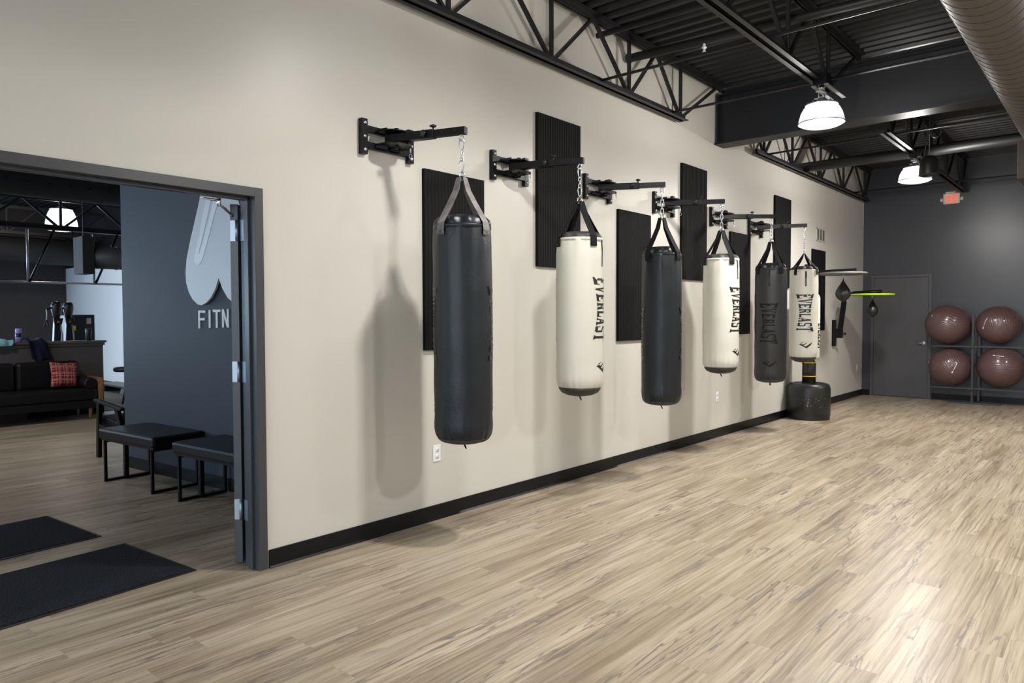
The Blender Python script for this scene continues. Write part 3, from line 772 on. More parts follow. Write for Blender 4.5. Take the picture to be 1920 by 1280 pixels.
m = MB(); m.box(.001, .04, -.05, .05, 1.95, 2.25); m.build('wall_plate', STEEL, t, bevel=.004)
m = MB(); m.bar((.02, 0, 2.125), (.72, 0, 2.135), .05, .05); m.bar((.02, 0, 1.99), (.26, 0, 2.11), .03, .03); m.build('support_arm', STEEL, t)
m = MB(); m.lathe([(0, 2.072), (.318, 2.072), (.325, 2.078), (.325, 2.098), (.318, 2.104), (0, 2.104)], c=(.545, 0, 0), seg=56); m.build('drum', mat('grey_drum_board', (.14, .135, .13), .5), t)
speed_bag('larger speed bag hanging under the grey round board', .545, yn, 2.072, .345, .105)

# ------------------------------------------------------------------ ball rack and exercise balls
t = thing('ball_rack', 'black steel frame rack holding four exercise balls', 'rack', (1.81, 13.96, 0))
m = MB(); m.bar((0, -.06, 0), (0, -.06, 1.48), .03); m.build('post', RACKGREY, t)
m = MB(); m.bar((.06, .18, 0), (.06, .18, 1.45), .03); m.build('post', RACKGREY, t)
for z, nm in ((.262, 'lower_rail'), (.955, 'upper_rail')):
    m = MB()
    for yy in (-.12, .12): m.bar((-.60, yy, z), (.78, yy, z), .022)
    for xx in (-.60, -.02, .78): m.bar((xx, -.12, z), (xx, .18, z), .022)
    m.build(nm, RACKGREY, t)
m = MB(); m.bar((-.37, -.06, .015), (.40, -.06, .015), .05, .03); m.bar((-.37, .18, .015), (.40, .18, .015), .05, .03); m.bar((0, -.06, .02), (.06, .18, .02), .04, .03); m.build('foot', RACKGREY, t)
BL = [(1.437, 13.96, 1.318, .338, (.5, .35, .3), 'exercise ball on the upper rack rail, beside the door lever', (150, 30)),
      (2.147, 13.96, 1.312, .312, (.1, 1.35, .1), 'purplish exercise ball on the upper rack rail, right of the rack post', (-36, 5)),
      (1.478, 13.96, .600, .316, (.2, 1.0, .2), 'exercise ball on the lower rack rail, left of the rack post', (12, 0)),
      (2.190, 13.96, .625, .332, (.06, .03, .3), 'exercise ball on the lower rack rail, right of the rack post', (-8, 36))]
for i, (x, y, z, r, rot, l, mk) in enumerate(BL):
    t = thing('exercise_ball', l.replace('exercise ball', 'burgundy exercise ball'), 'exercise ball', (x, y, z), group='burgundy exercise balls')
    m = MB(); pr = [(r*math.sin(PI*k/32), -r*math.cos(PI*k/32)) for k in range(33)]; pr[0] = (0, -r); pr[-1] = (0, r)
    m.lathe(pr, seg=64); o = m.build('ball_shell', BALL, t); o.rotation_euler = rot
    f0 = math.atan2(-y, CAMX-x)
    m = MB()
    az, el = mk; tilt = (0, R(72), R(66), R(-6))[i]
    def sph(u, v, az=az, el=el):
        a, c = u*math.cos(tilt)-v*math.sin(tilt), u*math.sin(tilt)+v*math.cos(tilt)
        th = f0+R(az)+a/r; e = R(el)+c/r
        return Vector(((r+.0015)*math.cos(e)*math.cos(th), (r+.0015)*math.cos(e)*math.sin(th), (r+.0015)*math.sin(e)))
    if i:
        for a0, a1, hh in ((-.09, -.055, .010), (-.035, -.02, .006), (-.012, .0, .006), (.006, .02, .006), (.026, .04, .006), (.046, .06, .006), (.066, .08, .006), (.086, .095, .006)):
            lay(m, [((a0, -hh), (a1, -hh), (a1, hh), (a0, hh))], sph, 0, 2, 2)
        m.build('printed_mark', OUTLET, t)
    m = MB(); az, el = ((-48, 26), (120, 10), (-84, 14), (100, 0))[i]
    th = f0+R(az); e = R(el); d = Vector((math.cos(e)*math.cos(th), math.cos(e)*math.sin(th), math.sin(e)))
    m.cyl(d*(r-.002), d*(r+.004), .010, 12); m.build('valve_plug', OUTLET, t)

# ------------------------------------------------------------------ exit sign
t = thing('exit_sign', 'white emergency sign with red lit EXIT letters on the charcoal wall', 'exit sign', (1.405, YB-.001, 3.475))
m = MB(); m.box(-.125, .125, -.062, 0, -.092, .092); m.build('housing', EXITWHITE, t, bevel=.014)
m = MB(); m.box(-.09, .06, -.05, 0, .092, .118); m.build('canopy', EXITWHITE, t, bevel=.004)
m = MB(); EX = dict(GL)
EX['E'] = (.62, [q4(0, .30, 0, 1), q4(.2, 1, .84, 1), q4(.2, .9, .42, .58), q4(.2, 1, 0, .16)]); EX['X'] = (.78, GL['X'][1]); EX['I'] = (.2, GL['I'][1]); EX['T'] = (.66, [q4(0, 1, .84, 1), q4(.34, .66, 0, .9)])
lay(m, word_quads('EXIT', .12, EX), lambda u, v: Vector((-.085+u*.18, -.0635, -.068+v*.132)), 0, 1, 1); m.build('letters', REDGLOW, t)
for s in (-1, 1):
    m = MB(); m.lathe([(0, 0), (.026, 0), (.034, .03), (.03, .045), (0, .047)], seg=20, M=Matrix.Translation((s*.125, -.03, -.01)) @ Matrix.Rotation(s*PI/2, 4, 'Y')); m.build('lamp_head', EXITWHITE, t)

# ------------------------------------------------------------------ roof steel
def joist(label, x, y0, y1, zb, zt, nodes, ca, cb, w=.075, group='open web roof joists', along='y', sc=1., off=.012):
    """open-web joist along y; ca, cb = where the bottom chord starts and stops; nodes = bottom panel points"""
    t = thing('roof_joist', label, 'joist', (x, 0, 0), group=group)
    m = MB()
    for s in (-1, 1):    # pair of angles, leg out
        a, b_ = s*.010, s*(.010+w*.62)
        m.box(min(a, b_), max(a, b_), y0, y1, zt-.008, zt); m.box(min(a, s*.018), max(a, s*.018), y0, y1, zt-.06, zt)
    m.build('top_chord', JOIST, t)
    m = MB()
    for s in (-1, 1):
        a, b_ = s*.010, s*(.010+w*.62)
        m.box(min(a, b_), max(a, b_), ca, cb, zb, zb+.008); m.box(min(a, s*.018), max(a, s*.018), ca, cb, zb, zb+.06*sc)
    m.build('bottom_chord', JOIST, t)
    zb_, zt_ = zb+.035, zt-.03; n = len(nodes)
    tops = [(nodes[k]+nodes[k+1])/2 for k in range(n-1)]
    for k, y in enumerate(nodes):
        ends = []
        ends.append((y-.02, tops[k-1] if k else max(y0, y-(nodes[1]-nodes[0])/2)))
        ends.append((y, y)); 
        ends.append((y+.02, tops[k] if k < n-1 else min(y1, y+.9)))
        for a, b_ in ends:
            m = MB(); m.bar((0, a, zb_), (0, b_, zt_), .026*sc, .030*sc, (1, 0, 0)); m.build('web_bar', JOIST, t)
ZB, ZT = 3.545, HC-.002
n1 = [-3.6, -2.4, -1.2, 0., 1.2, 2.38, 3.56, 4.74, 5.95, 6.98]
n2 = [9.28, 10.31, 11.53, 12.69, 13.93]
XJ = (.105, 1.605, 3.105, 4.605, 6.105)
J1L = ['near black roof joist against the greige wall above the brackets', 'near roof joist carrying the closest hanging lamp', 'near roof joist above the round duct', 'near roof joist beyond the round duct', 'near roof joist next to the far side wall']
J2L = ['far black roof joist against the greige wall above the vent', 'far roof joist carrying the second hanging lamp', 'far roof joist above the end of the round duct', 'far roof joist beyond the round duct', 'far roof joist next to the far side wall']
for k, x in enumerate(XJ):
    joist(J1L[k], x, YF, 7.98, ZB, ZT, n1, YF+.1, 7.06)
    joist(J2L[k], x, 8.27, YB-.005, ZB, ZT, n2, 9.02, 14.15)
# wide-flange girder across the room
m = MB(); yb = 8.14
m.box(.004, XR, yb-.125, yb+.125, 3.485, 3.505); m.box(.03, XR, yb-.008-.05, yb+.008-.05, 3.505, 4.06); m.box(.03, XR, yb-.125, yb+.125, 4.045, 4.062)
m.box(.03, .045, yb-.125, yb+.125, 3.505, 4.045)
tag(m.build('steel_girder', mat('girder_paint', (.0085, .0095, .012), .45, spec=.3)), 'deep black steel girder crossing the room behind the closest lamp', 'girder')
m = MB(); m.bar((.105, 8.10, 4.089), (XR, 8.10, 4.089), .10, .05); tag(m.build('joist_seat_angle', BLACKPAINT), 'black bearing strip on top of the steel girder', 'steel angle')
# bridging bars and pipes across the joists
def rod(name, label, cat, a, b, r, m_=JOIST, group=None, ang=False):
    m = MB()
    if ang: m.bar(a, b, r*2)
    else: m.tube([a, b], r, seg=14)
    return tag(m.build(name, m_), label, cat, group)
rod('bridging_bar', 'thin horizontal bridging bar under the roof pipe, nearest of the bars', 'steel bar', (.10, 5.45, 3.58), (XR-.01, 5.55, 3.62), .013, group='bridging bars')
rod('bridging_bar', 'thin bridging bar running in front of the steel girder top', 'steel bar', (.10, 6.76, 3.575), (XR-.01, 6.76, 3.575), .013, group='bridging bars')
rod('bridging_bar', 'thin bridging bar across the far bay behind the closest lamp', 'steel bar', (.10, 9.36, 3.585), (XR-.01, 9.10, 3.585), .013, group='bridging bars')
rod('bridging_bar', 'thin bridging bar in the far bay near the charcoal wall', 'steel bar', (.10, 13.2, 3.585), (XR-.01, 13.2, 3.585), .013, group='bridging bars')
rod('bridging_bar', 'upper bridging bar across the far bay', 'steel bar', (.10, 9.9, 4.05), (XR-.01, 9.9, 4.05), .016, group='bridging bars')
t = thing('sprinkler_pipe', 'black roof pipe with a white sprinkler head below it', 'pipe', (0, 0, 0))
m = MB(); m.tube([(.045, 6.05, 3.955), (2.0, 6.21, 3.955), (XR-.02, 6.5, 3.955)], .040, seg=16); m.tube([(.03, 6.05, 3.955), (.05, 6.05, 3.955)], .048, seg=16); m.build('pipe_run', JOIST, t)
m = MB(); m.cyl((.80, 6.10, 3.93), (.80, 6.10, 3.885), .012); m.lathe([(0, 0), (.02, 0), (.02, .012), (.01, .02), (.01, .04), (.022, .045), (.022, .055), (0, .055)], c=(.80, 6.10, 3.838), seg=16); m.build('sprinkler_head', CABLE, t)
rod('branch_pipe', 'short slim black pipe below the deck, above the tall black panel', 'pipe', (.03, 5.52, 4.02), (3.6, 5.66, 4.02), .026)
rod('drain_pipe', 'thick grey pipe crossing the far bay behind the second lamp', 'pipe', (.004, 10.76, 3.63), (XR-.02, 10.76, 3.63), .072)

# spiral duct and its plenum
t = thing('spiral_duct', 'long round taupe spiral duct hung under the roof joists', 'duct', (3.128, 0, 3.272))
m = MB(); rD = .205; m.tube([(0, YF+.02, 0), (0, 6.41, 0), (0, 10.42, 0)], rD, seg=48); m.build('duct_body', DUCT, t)
m = MB(); pts = []; y = -1.5
nst = int((10.40+1.5)/.125*24)
for k in range(nst): 
    a = 2*PI*k/24; pts.append(((rD+.0005)*math.cos(a), y+.125*k/24, (rD+.0005)*math.sin(a)))
m.tube(pts, .0036, seg=4); m.build('spiral_seam', DUCTSEAM, t)
m = MB(); m.tube([(0, 6.405, 0), (0, 6.425, 0)], rD+.004, seg=48); m.build('coupling', DUCT, t)
for y in (-3., 0., 2.6, 5.2, 9.6):
    m = MB(); m.box(-.012, .012, y-.0015, y+.0015, rD-.002, HC-3.272); m.build('hanger_strap', STEEL, t)
m = MB(); m.box(2.715, 3.50, 10.42, 11.02, 3.09, 3.53); m.box(2.98, 3.0, 10.62, 10.63, 3.52, HC); m.box(3.3, 3.32, 10.62, 10.63, 3.52, HC); tag(m.build('plenum_box', DUCT, bevel=.004), 'square taupe box at the far end of the round duct', 'duct box')

# ------------------------------------------------------------------ lamps
def lamp(label, x, y, z, k=1., kz=1., power=150., group='high bay lamps', lobby=False, colr=(1., .965, .915), top=ZB):
    t = thing('high_bay_lamp', label, 'lamp', (x, y, z), group=group)
    m = MB(); pr = [(r_*k, z_*kz) for r_, z_ in ((.208, 0), (.206, .012), (.200, .045), (.186, .09), (.163, .13), (.135, .157))]
    m.lathe(pr, seg=64, close=False); m.build('prismatic_shade', SHADE if kz < 1.5 else SHADEB, t)
    m = MB(); m.tube([(.209*k*math.cos(2*PI*i/48), .209*k*math.sin(2*PI*i/48), .001) for i in range(48)], .0038*k, True, 6); m.build('rim_band', SLOT, t)
    m = MB(); m.lathe([(.205*k, -.001), (.17*k, -.020), (.10*k, -.034), (0, -.038)], seg=48, close=False); m.build('bottom_lens', LENS, t)
    m = MB(); m.lathe([(.137*k, .168), (.150*k, .170), (.150*k, .180), (.12*k, .190), (.045*k, .192), (.045*k, .225), (.03*k, .235), (0, .236)], seg=40)
    for i in range(10): a = 2*PI*i/10; m.cyl((.128*k*math.cos(a), .128*k*math.sin(a), .185), (.128*k*math.cos(a), .128*k*math.sin(a), .197), .006, 8)
    o = m.build('top_casting', LAMPMETAL, t); o.location = (0, 0, .157*kz-.17)
    zz = top-z
    m = MB(); m.box(-.06, .06, -.06, .06, zz-.05, zz+.05); m.build('junction_box', STEEL, t, bevel=.003)
    m = MB()
    for s in (-1, 1): m.box(s*.055-.018, s*.055+.018, -.06, .46, zz-.058, zz-.050)
    m.build('hanger_channel', LAMPMETAL, t)
    m = MB(); m.tube([(0, 0, zz-.05), (0, 0, zz-.08)], .02, seg=10); m.tube(link_pts((0, 0, (.236+zz-.05)/2), max(.06, zz-.05-.19), .045, .4), .006, True, 8); m.build('hook', CHROME, t)
    m = MB(); pts = []
    for i in range(26):
        q = i/25; a = q*4.2*PI; pts.append((-.03+.05*math.cos(a)*math.sin(PI*q)+.03*(1-q), .045*math.sin(a)*math.sin(PI*q), zz-.06-(zz-.06-.19)*q))
    m.tube(pts, .0065, seg=6); m.build('power_cable', CABLE, t)
    m = MB(); m.lathe([(0, .05), (.018, .055), (.03, .08), (.03, .11), (.02, .145), (.015, .17), (0, .17)], seg=20); m.build('bulb', BULB, t)
    ld = bpy.data.lights.new('lamp_glow', 'POINT'); ld.shadow_soft_size = .11*k; ld.energy = power*6.; ld.color = colr
    lo = bpy.data.objects.new('lamp_glow', ld); COL.objects.link(lo); lo.parent = t; lo.location = (0, 0, .10*kz)
PW = 78.
LMP = [(1.85, 3.42, 'lamp above the nearest black bag, out over the floor'), (1.655, 6.65, 'lit high bay lamp hanging in front of the black girder'), (1.63, 10.42, 'lit high bay lamp beyond the girder, partly behind the dark dome'),
       (4.70, 3.55, 'lamp in the second row, near'), (4.70, 6.45, 'lamp in the second row, middle'), (4.70, 10.5, 'lamp in the second row, far'), (1.655, -3.4, 'lamp behind the viewpoint in the wall side row'), (4.70, -3.4, 'lamp behind the viewpoint in the second row')]
for x, y, l in LMP:
    hi = l.startswith('lamp above')
    lamp(l, x, y, 3.56 if hi else (3.168 if y < 9 else 3.205), .925, 1., PW*(1.06 if x < 3 else (1.05 if y < 4 else .75))*(1.3 if y > 9 else 1.5 if y < -2 else 1.), top=4.07 if hi else ZB)
lamp('lit lamp seen through the roof trusses of the lobby', -11.9, 4.82, 3.175, 1.35, 2.4, 80., top=3.95, colr=(1, .9, .75))
lamp('added unseen gym lamp that brightens the white wall', -11.8, 2.3, 3.2, 1.3, 2., 90., top=3.95, colr=(.9, .96, 1.))  # extra lamp added out of view to brighten the white gym wall
lamp('added unseen lobby lamp that brightens the sofa and half wall', -6.3, 1.5, 3.3, 1., 1., 42., colr=(1., .93, .86))  # fill lamp put in off frame to lift the sofa and half wall
lamp('lobby lamp near the street windows', -4.0, .2, 3.4, 1., 1., 40., colr=(1, .95, .9))

# dark dome pendant in front of the second lamp
t = thing('pendant_dome', 'unlit black dome pendant in front of the second lamp', 'pendant', (1.915, 9.75, 3.13))
m = MB(); m.lathe([(.098, 0), (.108, .004), (.108, .02), (.104, .11), (.090, .185), (.06, .228), (.03, .237), (0, .238)], seg=40); m.build('dome', mat('black_dome_enamel', (.012, .012, .013), .4), t)
m = MB(); m.tube([(0, 0, .235), (0, 0, .86)], .003, seg=6); m.build('suspension_wire', LAMPMETAL, t)
m = MB(); m.tube([(-.05, 0, .20), (-.035, 0, .42), (.04, 0, .62), (.03, .0, .86)], .006, seg=6); m.tube([(.07+.05*math.cos(a), 0, .50+.06*math.sin(a)) for a in [2*PI*i/18 for i in range(18)]], .006, True, 6); m.build('coiled_cable', SLOT, t)

# ------------------------------------------------------------------ lobby: blue grey feature wall with sign
WA = R(5.29); WO = Vector((-3.689, 2.805, 0)); MW = Matrix.Translation(WO) @ Matrix.Rotation(WA, 4, 'Z')
wl = MB(); wl.box(0, 3.50, 0, .14, 0, HC-.005)
o = wl.build('wall_lobby', LOBBYGREY); o.matrix_world = MW; struct(o, 'blue grey lobby wall with the sign and benches', 'wall')
m = MB(); m.box(-.006, 3.49, -.010, 0, 0, .106); m.box(-.010, 0, -.01, .14, 0, .106); o = m.build('baseboard_lobby', BASEB); o.matrix_world = MW; struct(o, 'black baseboard under the lobby sign wall', 'baseboard')
def smooth_poly(pts, n=4):       # closed curve through the points
    out = []; N = len(pts)
    for i in range(N):
        p0, p1, p2, p3 = [Vector((*pts[(i+k-1) % N], 0)) for k in range(4)]
        for j in range(n):
            t_ = j/n; out.append(.5*((2*p1)+(p2-p0)*t_+(2*p0-5*p1+4*p2-p3)*t_**2+(3*p1-p0-3*p2+p3)*t_**3))
    return [(p.x, p.y) for p in out]
L1 = [(1.53, 2.70), (1.436, 2.478), (1.34, 2.267), (1.277, 2.133), (1.213, 1.974), (1.193, 1.859), (1.198, 1.765), (1.238, 1.68), (1.295, 1.618), (1.376, 1.571), (1.433, 1.565), (1.498, 1.583), (1.571, 1.623), (1.644, 1.702)]
half = L1 + [(1.6935, 1.79)]
full = half + [(2*1.6935-u, z) for u, z in L1[::-1]]
sg = thing('wall_sign', 'pale rounded logo board standing off the lobby wall above the FITN letters', 'sign', tuple(WO), WA)
m = MB(); m.prism([(u, -.035, z) for u, z in full], (0, .018, 0)); m.build('logo_board', WHITESIGN, sg)
ST = [(1.56, 2.53), (1.481, 2.347), (1.419, 2.17), (1.339, 1.982), (1.338, 1.94), (1.365, 1.912), (1.403, 1.912), (1.440, 1.935), (1.469, 1.966), (1.571, 2.159), (1.646, 2.31), (1.75, 2.50), (1.70, 2.53), (1.592, 2.337), (1.507, 2.164), (1.431, 2.03), (1.408, 1.995), (1.415, 2.03), (1.492, 2.185), (1.565, 2.345), (1.63, 2.50)]
m = MB(); m.prism([(u, -.0375, z) for u, z in ST], (0, .002, 0)); m.build('logo_stripe', SIGNSTRIPE, sg)
for c, u0, u1, zb in (('F', 1.333, 1.444, 1.366), ('I', 1.492, 1.520, 1.370), ('T', 1.556, 1.668, 1.372), ('N', 1.690, 1.786, 1.375)):
    m = MB()
    G = {'F': [q4(0, .24, 0, 1), q4(.2, 1, .87, 1), q4(.2, .92, .45, .58)], 'I': [q4(0, 1, 0, 1)], 'T': [q4(0, 1, .87, 1), q4(.38, .62, 0, .9)], 'N': [q4(0, .26, 0, 1), q4(.74, 1, 0, 1), ((0, 1), (.28, 1), (1, 0), (.72, 0))]}[c]
    for k, q in enumerate(G): m.prism([(u0+a*(u1-u0), -.008-.0003*k, zb+b_*.154) for a, b_ in q], (0, .0075, 0))
    l = tag(m.build('sign_letter', WHITESIGN, loc=tuple(WO), rot=(0, 0, WA)), 'pale letter %s of the FITN wall lettering' % c, 'letter', 'wall letters')

# benches
def bench(label, x, y, w=.93, d=.47):
    t = thing('bench', label, 'bench', (x, y, 0), WA, group='leatherette benches')
    m = MB(); m.box(0, w, 0, d, .385, .478); m.build('seat_cushion', LEATHER, t, bevel=.022)
    m = MB(); m.box(.02, w-.02, .02, d-.02, .370, .386); m.build('seat_base', STEEL, t)
    for q in (.055, w-.075):
        m = MB(); b_ = .022
        m.bar((q, .035, 0), (q, .035, .372), b_); m.bar((q, d-.04, 0), (q, d-.04, .372), b_); m.bar((q, .024, .011), (q, d-.029, .011), b_); m.bar((q, .024, .361), (q, d-.029, .361), b_)
        m.build('leg_frame', STEEL, t)
    m = MB(); m.bar((.085, .20, .02), (.085, .20, .372), .034); m.bar((.085, .20, .018), (.085, .40, .018), .03, .014); m.build('centre_leg', STEEL, t)
bench('black leatherette bench at the end of the lobby wall, left of the other bench', -3.18, 2.385)
bench('black leatherette bench beside the open lobby door, partly hidden by it', -1.965, 2.495)

# entrance mats
for (x, y, l, a) in ((-1.115, 1.822, 'larger looking charcoal entrance mat reaching the studio floor', 3.2), (-2.236, 1.712, 'charcoal entrance mat farther back in the lobby', 3.2)):
    t = thing('entrance_mat', l, 'mat', (x, y, 0), R(4.8), group='entrance mats')
    m = MB(); m.box(.02, .82, -1.50, -.02, .002, .010); m.build('mat_pile', MATPILE, t)
    m = MB()
    for q in ((0, .84, -1.52, -1.50), (0, .84, -.02, 0), (0, .02, -1.5, -.02), (.82, .84, -1.5, -.02)): m.box(q[0], q[1], q[2], q[3], .0008, .0055)
    m.build('rubber_edge', MATEDGE, t)

# half wall, far lobby walls
m = MB(); m.box(-8.40, -8.25, YF, 4.225, 0, 1.085)
struct(m.build('wall_half', mat('taupe_half_wall_paint', (.105, .092, .088), .5, spec=.35)), 'waist high taupe wall behind the sofa', 'half wall')
m = MB(); m.box(-8.44, -8.205, YF, 4.262, 1.085, 1.118); m.box(-8.42, -8.228, YF, 4.245, 1.045, 1.085)
struct(m.build('trim_2', mat('taupe_cap_enamel', (.12, .108, .104), .38)), 'taupe cap along the half wall', 'cap')
m = MB(); m.box(XL-.15, XL, YF, 6.5, 0, HC+.05); struct(m.build('wall_gym', LOBBYDARK), 'dark gym wall at the far end', 'wall')
m = MB(); m.box(XL, XL+.03, -3.06, 1.56, .74, 2.96); o = struct(m.build('window_6', FRAMEGREY), 'added unseen glowing panel framed like a window on the dark gym wall', 'window')  # added glowing panel, out of view, throws cool light on the white wall
m = MB(); m.box(XL+.031, XL+.04, -3., 1.5, .8, 2.9); m.build('pane', mat('gym_fill_glow', (.6, .7, .8), .1, emit=(.6, .79, 1.), estr=18.), o)
m = MB(); m.box(XL, -3.45, 6.4, 6.55, 0, 2.72); struct(m.build('wall_gym_white', WHITEPAINT), 'white gym wall behind the half wall', 'wall')
m = MB(); m.box(XL, -3.45, 6.4, 6.55, 2.72, HC+.05); struct(m.build('wall_gym_upper', BLACKPAINT), 'black upper part of the white gym wall', 'wall')
m = MB(); m.box(-3.60, -3.45, 2.97, 6.5, 0, HC); struct(m.build('wall_lobby_rear', LOBBYDARK), 'dark wall closing the lobby behind the sign wall', 'wall')
m = MB(); m.box(-8.25, -8.235, 3.2, 4.22, 0, .10); struct(m.build('baseboard_half', BASEB), 'black baseboard under the half wall', 'baseboard')

# sofa
t = thing('sofa', 'black leather sofa with oak arm and legs against the half wall', 'sofa', (-8.2, 0, 0))
Y1, Y0 = 3.93, 1.75
m = MB(); m.box(.06, .66, Y0, Y1-.03, .17, .285); m.build('frame', SOFAFAB, t, bevel=.012)
m = MB(); m.box(.10, .68, Y0+.02, Y1-.04, .285, .445); m.build('seat_cushion', SOFAFAB, t, bevel=.035)
m = MB(); m.box(.0, .12, Y0, Y1-.12, .17, .80); m.build('back_frame', SOFAFAB, t, bevel=.02)
for a, b_ in ((Y0+.03, 2.985), (3.0, Y1-.13)):
    m = MB(); m.box(.10, .26, a, b_, .43, .835); o = m.build('back_cushion', SOFAFAB, t, bevel=.05)
m = MB(); m.tube([(.14, Y1-.115, .52), (.20, Y1-.115, .52), (.60, Y1-.115, .52), (.66, Y1-.115, .52)], [.075, .088, .088, .075], seg=24); m.build('bolster', SOFAFAB, t)
m = MB(); m.box(.02, .66, Y1-.025, Y1+.035, .20, .595); m.build('arm_panel', OAK, t, bevel=.006)
for yy in (Y1-.12, Y0+.12):
    for xx in (.60, .10):
        m = MB(); m.tube([(xx, yy, .17), (xx, yy, 0)], [.026, .015], seg=14); m.build('leg', OAK, t)
# plaid cushion
m = MB(); n = 14; G = {}
for s in (0, 1):
    for i in range(n+1):
        for j in range(n+1):
            u, v = i/n-.5, j/n-.5; pl = (1-(2*u)**4)*(1-(2*v)**4); pinch = 1-.10*(1-abs(2*v)**2)*abs(2*u)**3
            edge = i in (0, n) or j in (0, n)
            if edge and s: G[s, i, j] = G[0, i, j]; continue
            G[s, i, j] = m.bm.verts.new(((-1 if s else 1)*.065*max(pl, 0)**.6, u*.37*(1-.10*(1-abs(2*v))), v*.37*(1-.08*(1-abs(2*u)))))
m.sm = True
for s in (0, 1):
    for i in range(n):
        for j in range(n):
            q = [G[s, i, j], G[s, i+1, j], G[s, i+1, j+1], G[s, i, j+1]]; m.face(q[::-1] if s else q)
tag(m.build('throw_cushion', PLAID, loc=(-7.83, 3.555, .648), rot=(R(-4), R(-14), R(8))), 'red plaid cushion leaning on the black sofa back', 'cushion')

# things on the half wall
def cloth(name, label, cat, material, x0, x1, y0, y1, ztop, drop, thick, seed, loc):
    """cloth laid over the cap and hanging down the front"""
    m = MB(); m.sm = True; rnd = random.Random(seed); nu, nv = 14, 20; g = []
    p = [rnd.uniform(0, 6) for _ in range(6)]
    for j in range(nv+1):
        row = []; q = j/nv; total = (x1-x0)+drop; s = q*total
        for i in range(nu+1):
            u = i/nu; y = y0+(y1-y0)*u + .03*math.sin(q*5+p[0]) * (u-.5)
            wv = thick*(.5+.5*math.sin(u*9+p[1]+q*2)) + thick*.6*(.5+.5*math.sin(u*17+p[2]-q*4))
            if s < x1-x0: pt = (x0+s, y, ztop+.006+wv)
            else:
                d = s-(x1-x0); tap = 1-.25*d/max(drop, .01)*math.sin(u*3+p[3]); pt = (x1+.012+wv, y0+(y1-y0)*(.5+(u-.5)*tap)+.10*d, ztop-d*(.86+.14*math.sin(u*PI)))
            row.append(m.bm.verts.new(pt))
        g.append(row)
    for j in range(nv):
        for i in range(nu): m.face([g[j][i], g[j][i+1], g[j+1][i+1], g[j+1][i]])
    o = m.build(name, material, loc=loc); sd = o.modifiers.new('thickness', 'SOLIDIFY'); sd.thickness = .008; sd.offset = 1
    return tag(o, label, cat)
cloth('sweatshirt', 'navy sweatshirt draped over the half wall above the sofa', 'sweatshirt', NAVY, -8.42, -8.20, 3.205, 3.45, 1.120, .285, .035, 4, None)
cloth('towel', 'pale blue towel crumpled on the half wall cap', 'towel', TEAL, -8.40, -8.20, 2.78, 3.04, 1.120, .055, .025, 9, None)
t = thing('water_bottle', 'lilac and black water bottle on the half wall', 'bottle', (-8.33, 3.14, 1.118))
m = MB(); m.lathe([(.036, 0), (.040, .004), (.040, .115), (.036, .125)], seg=28); m.build('bottle_body', PURPLE, t)
m = MB(); m.lathe([(.0405, .07), (.042, .075), (.042, .12), (.038, .125)], seg=28); m.build('grip_band', BLACKPLASTIC, t)
m = MB(); m.lathe([(.037, .125), (.039, .13), (.039, .19), (.034, .195), (0, .196)], seg=28); m.build('lid', PURPLE, t)
t = thing('tumbler', 'black tumbler near the end of the half wall', 'cup', (-8.33, 4.055, 1.118))
m = MB(); m.lathe([(.034, 0), (.036, .003), (.044, .165), (.043, .17)], seg=28); m.build('cup_body', BLACKPLASTIC, t)
m = MB(); m.lathe([(.045, .165), (.047, .168), (.047, .182), (.035, .188), (0, .188)], seg=28); m.build('lid', SLOT, t)

# ski trainers and cabinet behind the half wall
def ski(label, x, y, sgn):
    t = thing('ski_trainer', label, 'exercise machine', (x, y, 0), group='ski trainers')
    m = MB(); m.box(-.14, .14, -.075, .075, .008, .05); m.build('base_plate', BLACKPLASTIC, t, bevel=.01)
    m = MB(); m.prism([(-.06, -.06, .05), (.06, -.06, .05), (.04, .02, 1.42), (-.05, .02, 1.42)], (0, .10, 0)); m.build('column', BLACKPLASTIC, t, bevel=.01)
    m = MB(); m.lathe([(0, 1.415), (.034, 1.42), (.056, 1.50), (.074, 1.585), (.079, 1.64), (.074, 1.69), (.05, 1.722), (0, 1.728)], c=(.03, .05, 0), seg=28)
    m.build('flywheel_housing', BLACKPLASTIC, t)
    m = MB(); m.prism([(.06, .0, 1.36), (.06, .10, 1.36), (.07, .12, 1.46), (.07, -.02, 1.46)], (.05, 0, 0)); m.build('monitor', BLACKPLASTIC, t, bevel=.008)
    m = MB(); m.box(.112, .116, .03, .065, 1.39, 1.415); m.build('sticker', ORANGE, t)
    m = MB(); m.bar((.03, -.01, 1.63), (.06, -.10, 1.60), .03); m.build('pulley_arm', STEEL, t)
    m = MB(); m.tube([(.06, -.10, 1.60), (.06, -.095, 1.52), (.06, -.10, 1.43)], .008, seg=6); m.build('cord', OUTLET, t)
    m = MB(); m.tube([(.06, -.10, 1.43), (.06, -.07, 1.32), (.06, -.14, 1.32), (.06, -.10, 1.43)], .010, seg=6); m.build('handle', BLACKPLASTIC, t)
    m = MB(); m.tube([(.04, .09, 1.40), (.07, .11, 1.2), (.06, .12, .9)], .012, seg=6); m.build('hose', LAMPMETAL, t)
ski('black ski trainer behind the half wall, the one nearer the dark wall', -9.2, 3.83, -1)
ski('black ski trainer behind the half wall, the one before the white wall', -9.58, 4.115, 1)
t = thing('equipment_cabinet', 'black equipment cabinet with small stickers behind the half wall', 'cabinet', (-10.2, 4.50, 0))
m = MB(); m.box(-.25, .25, -.20, .20, .008, 1.52); m.build('cabinet_body', BLACKPLASTIC, t, bevel=.012)
m = MB(); m.box(.25, .254, .07, .14, 1.36, 1.46); m.build('paper_tag', mat('paper_tag_white', (.7, .5, .4), .6), t)
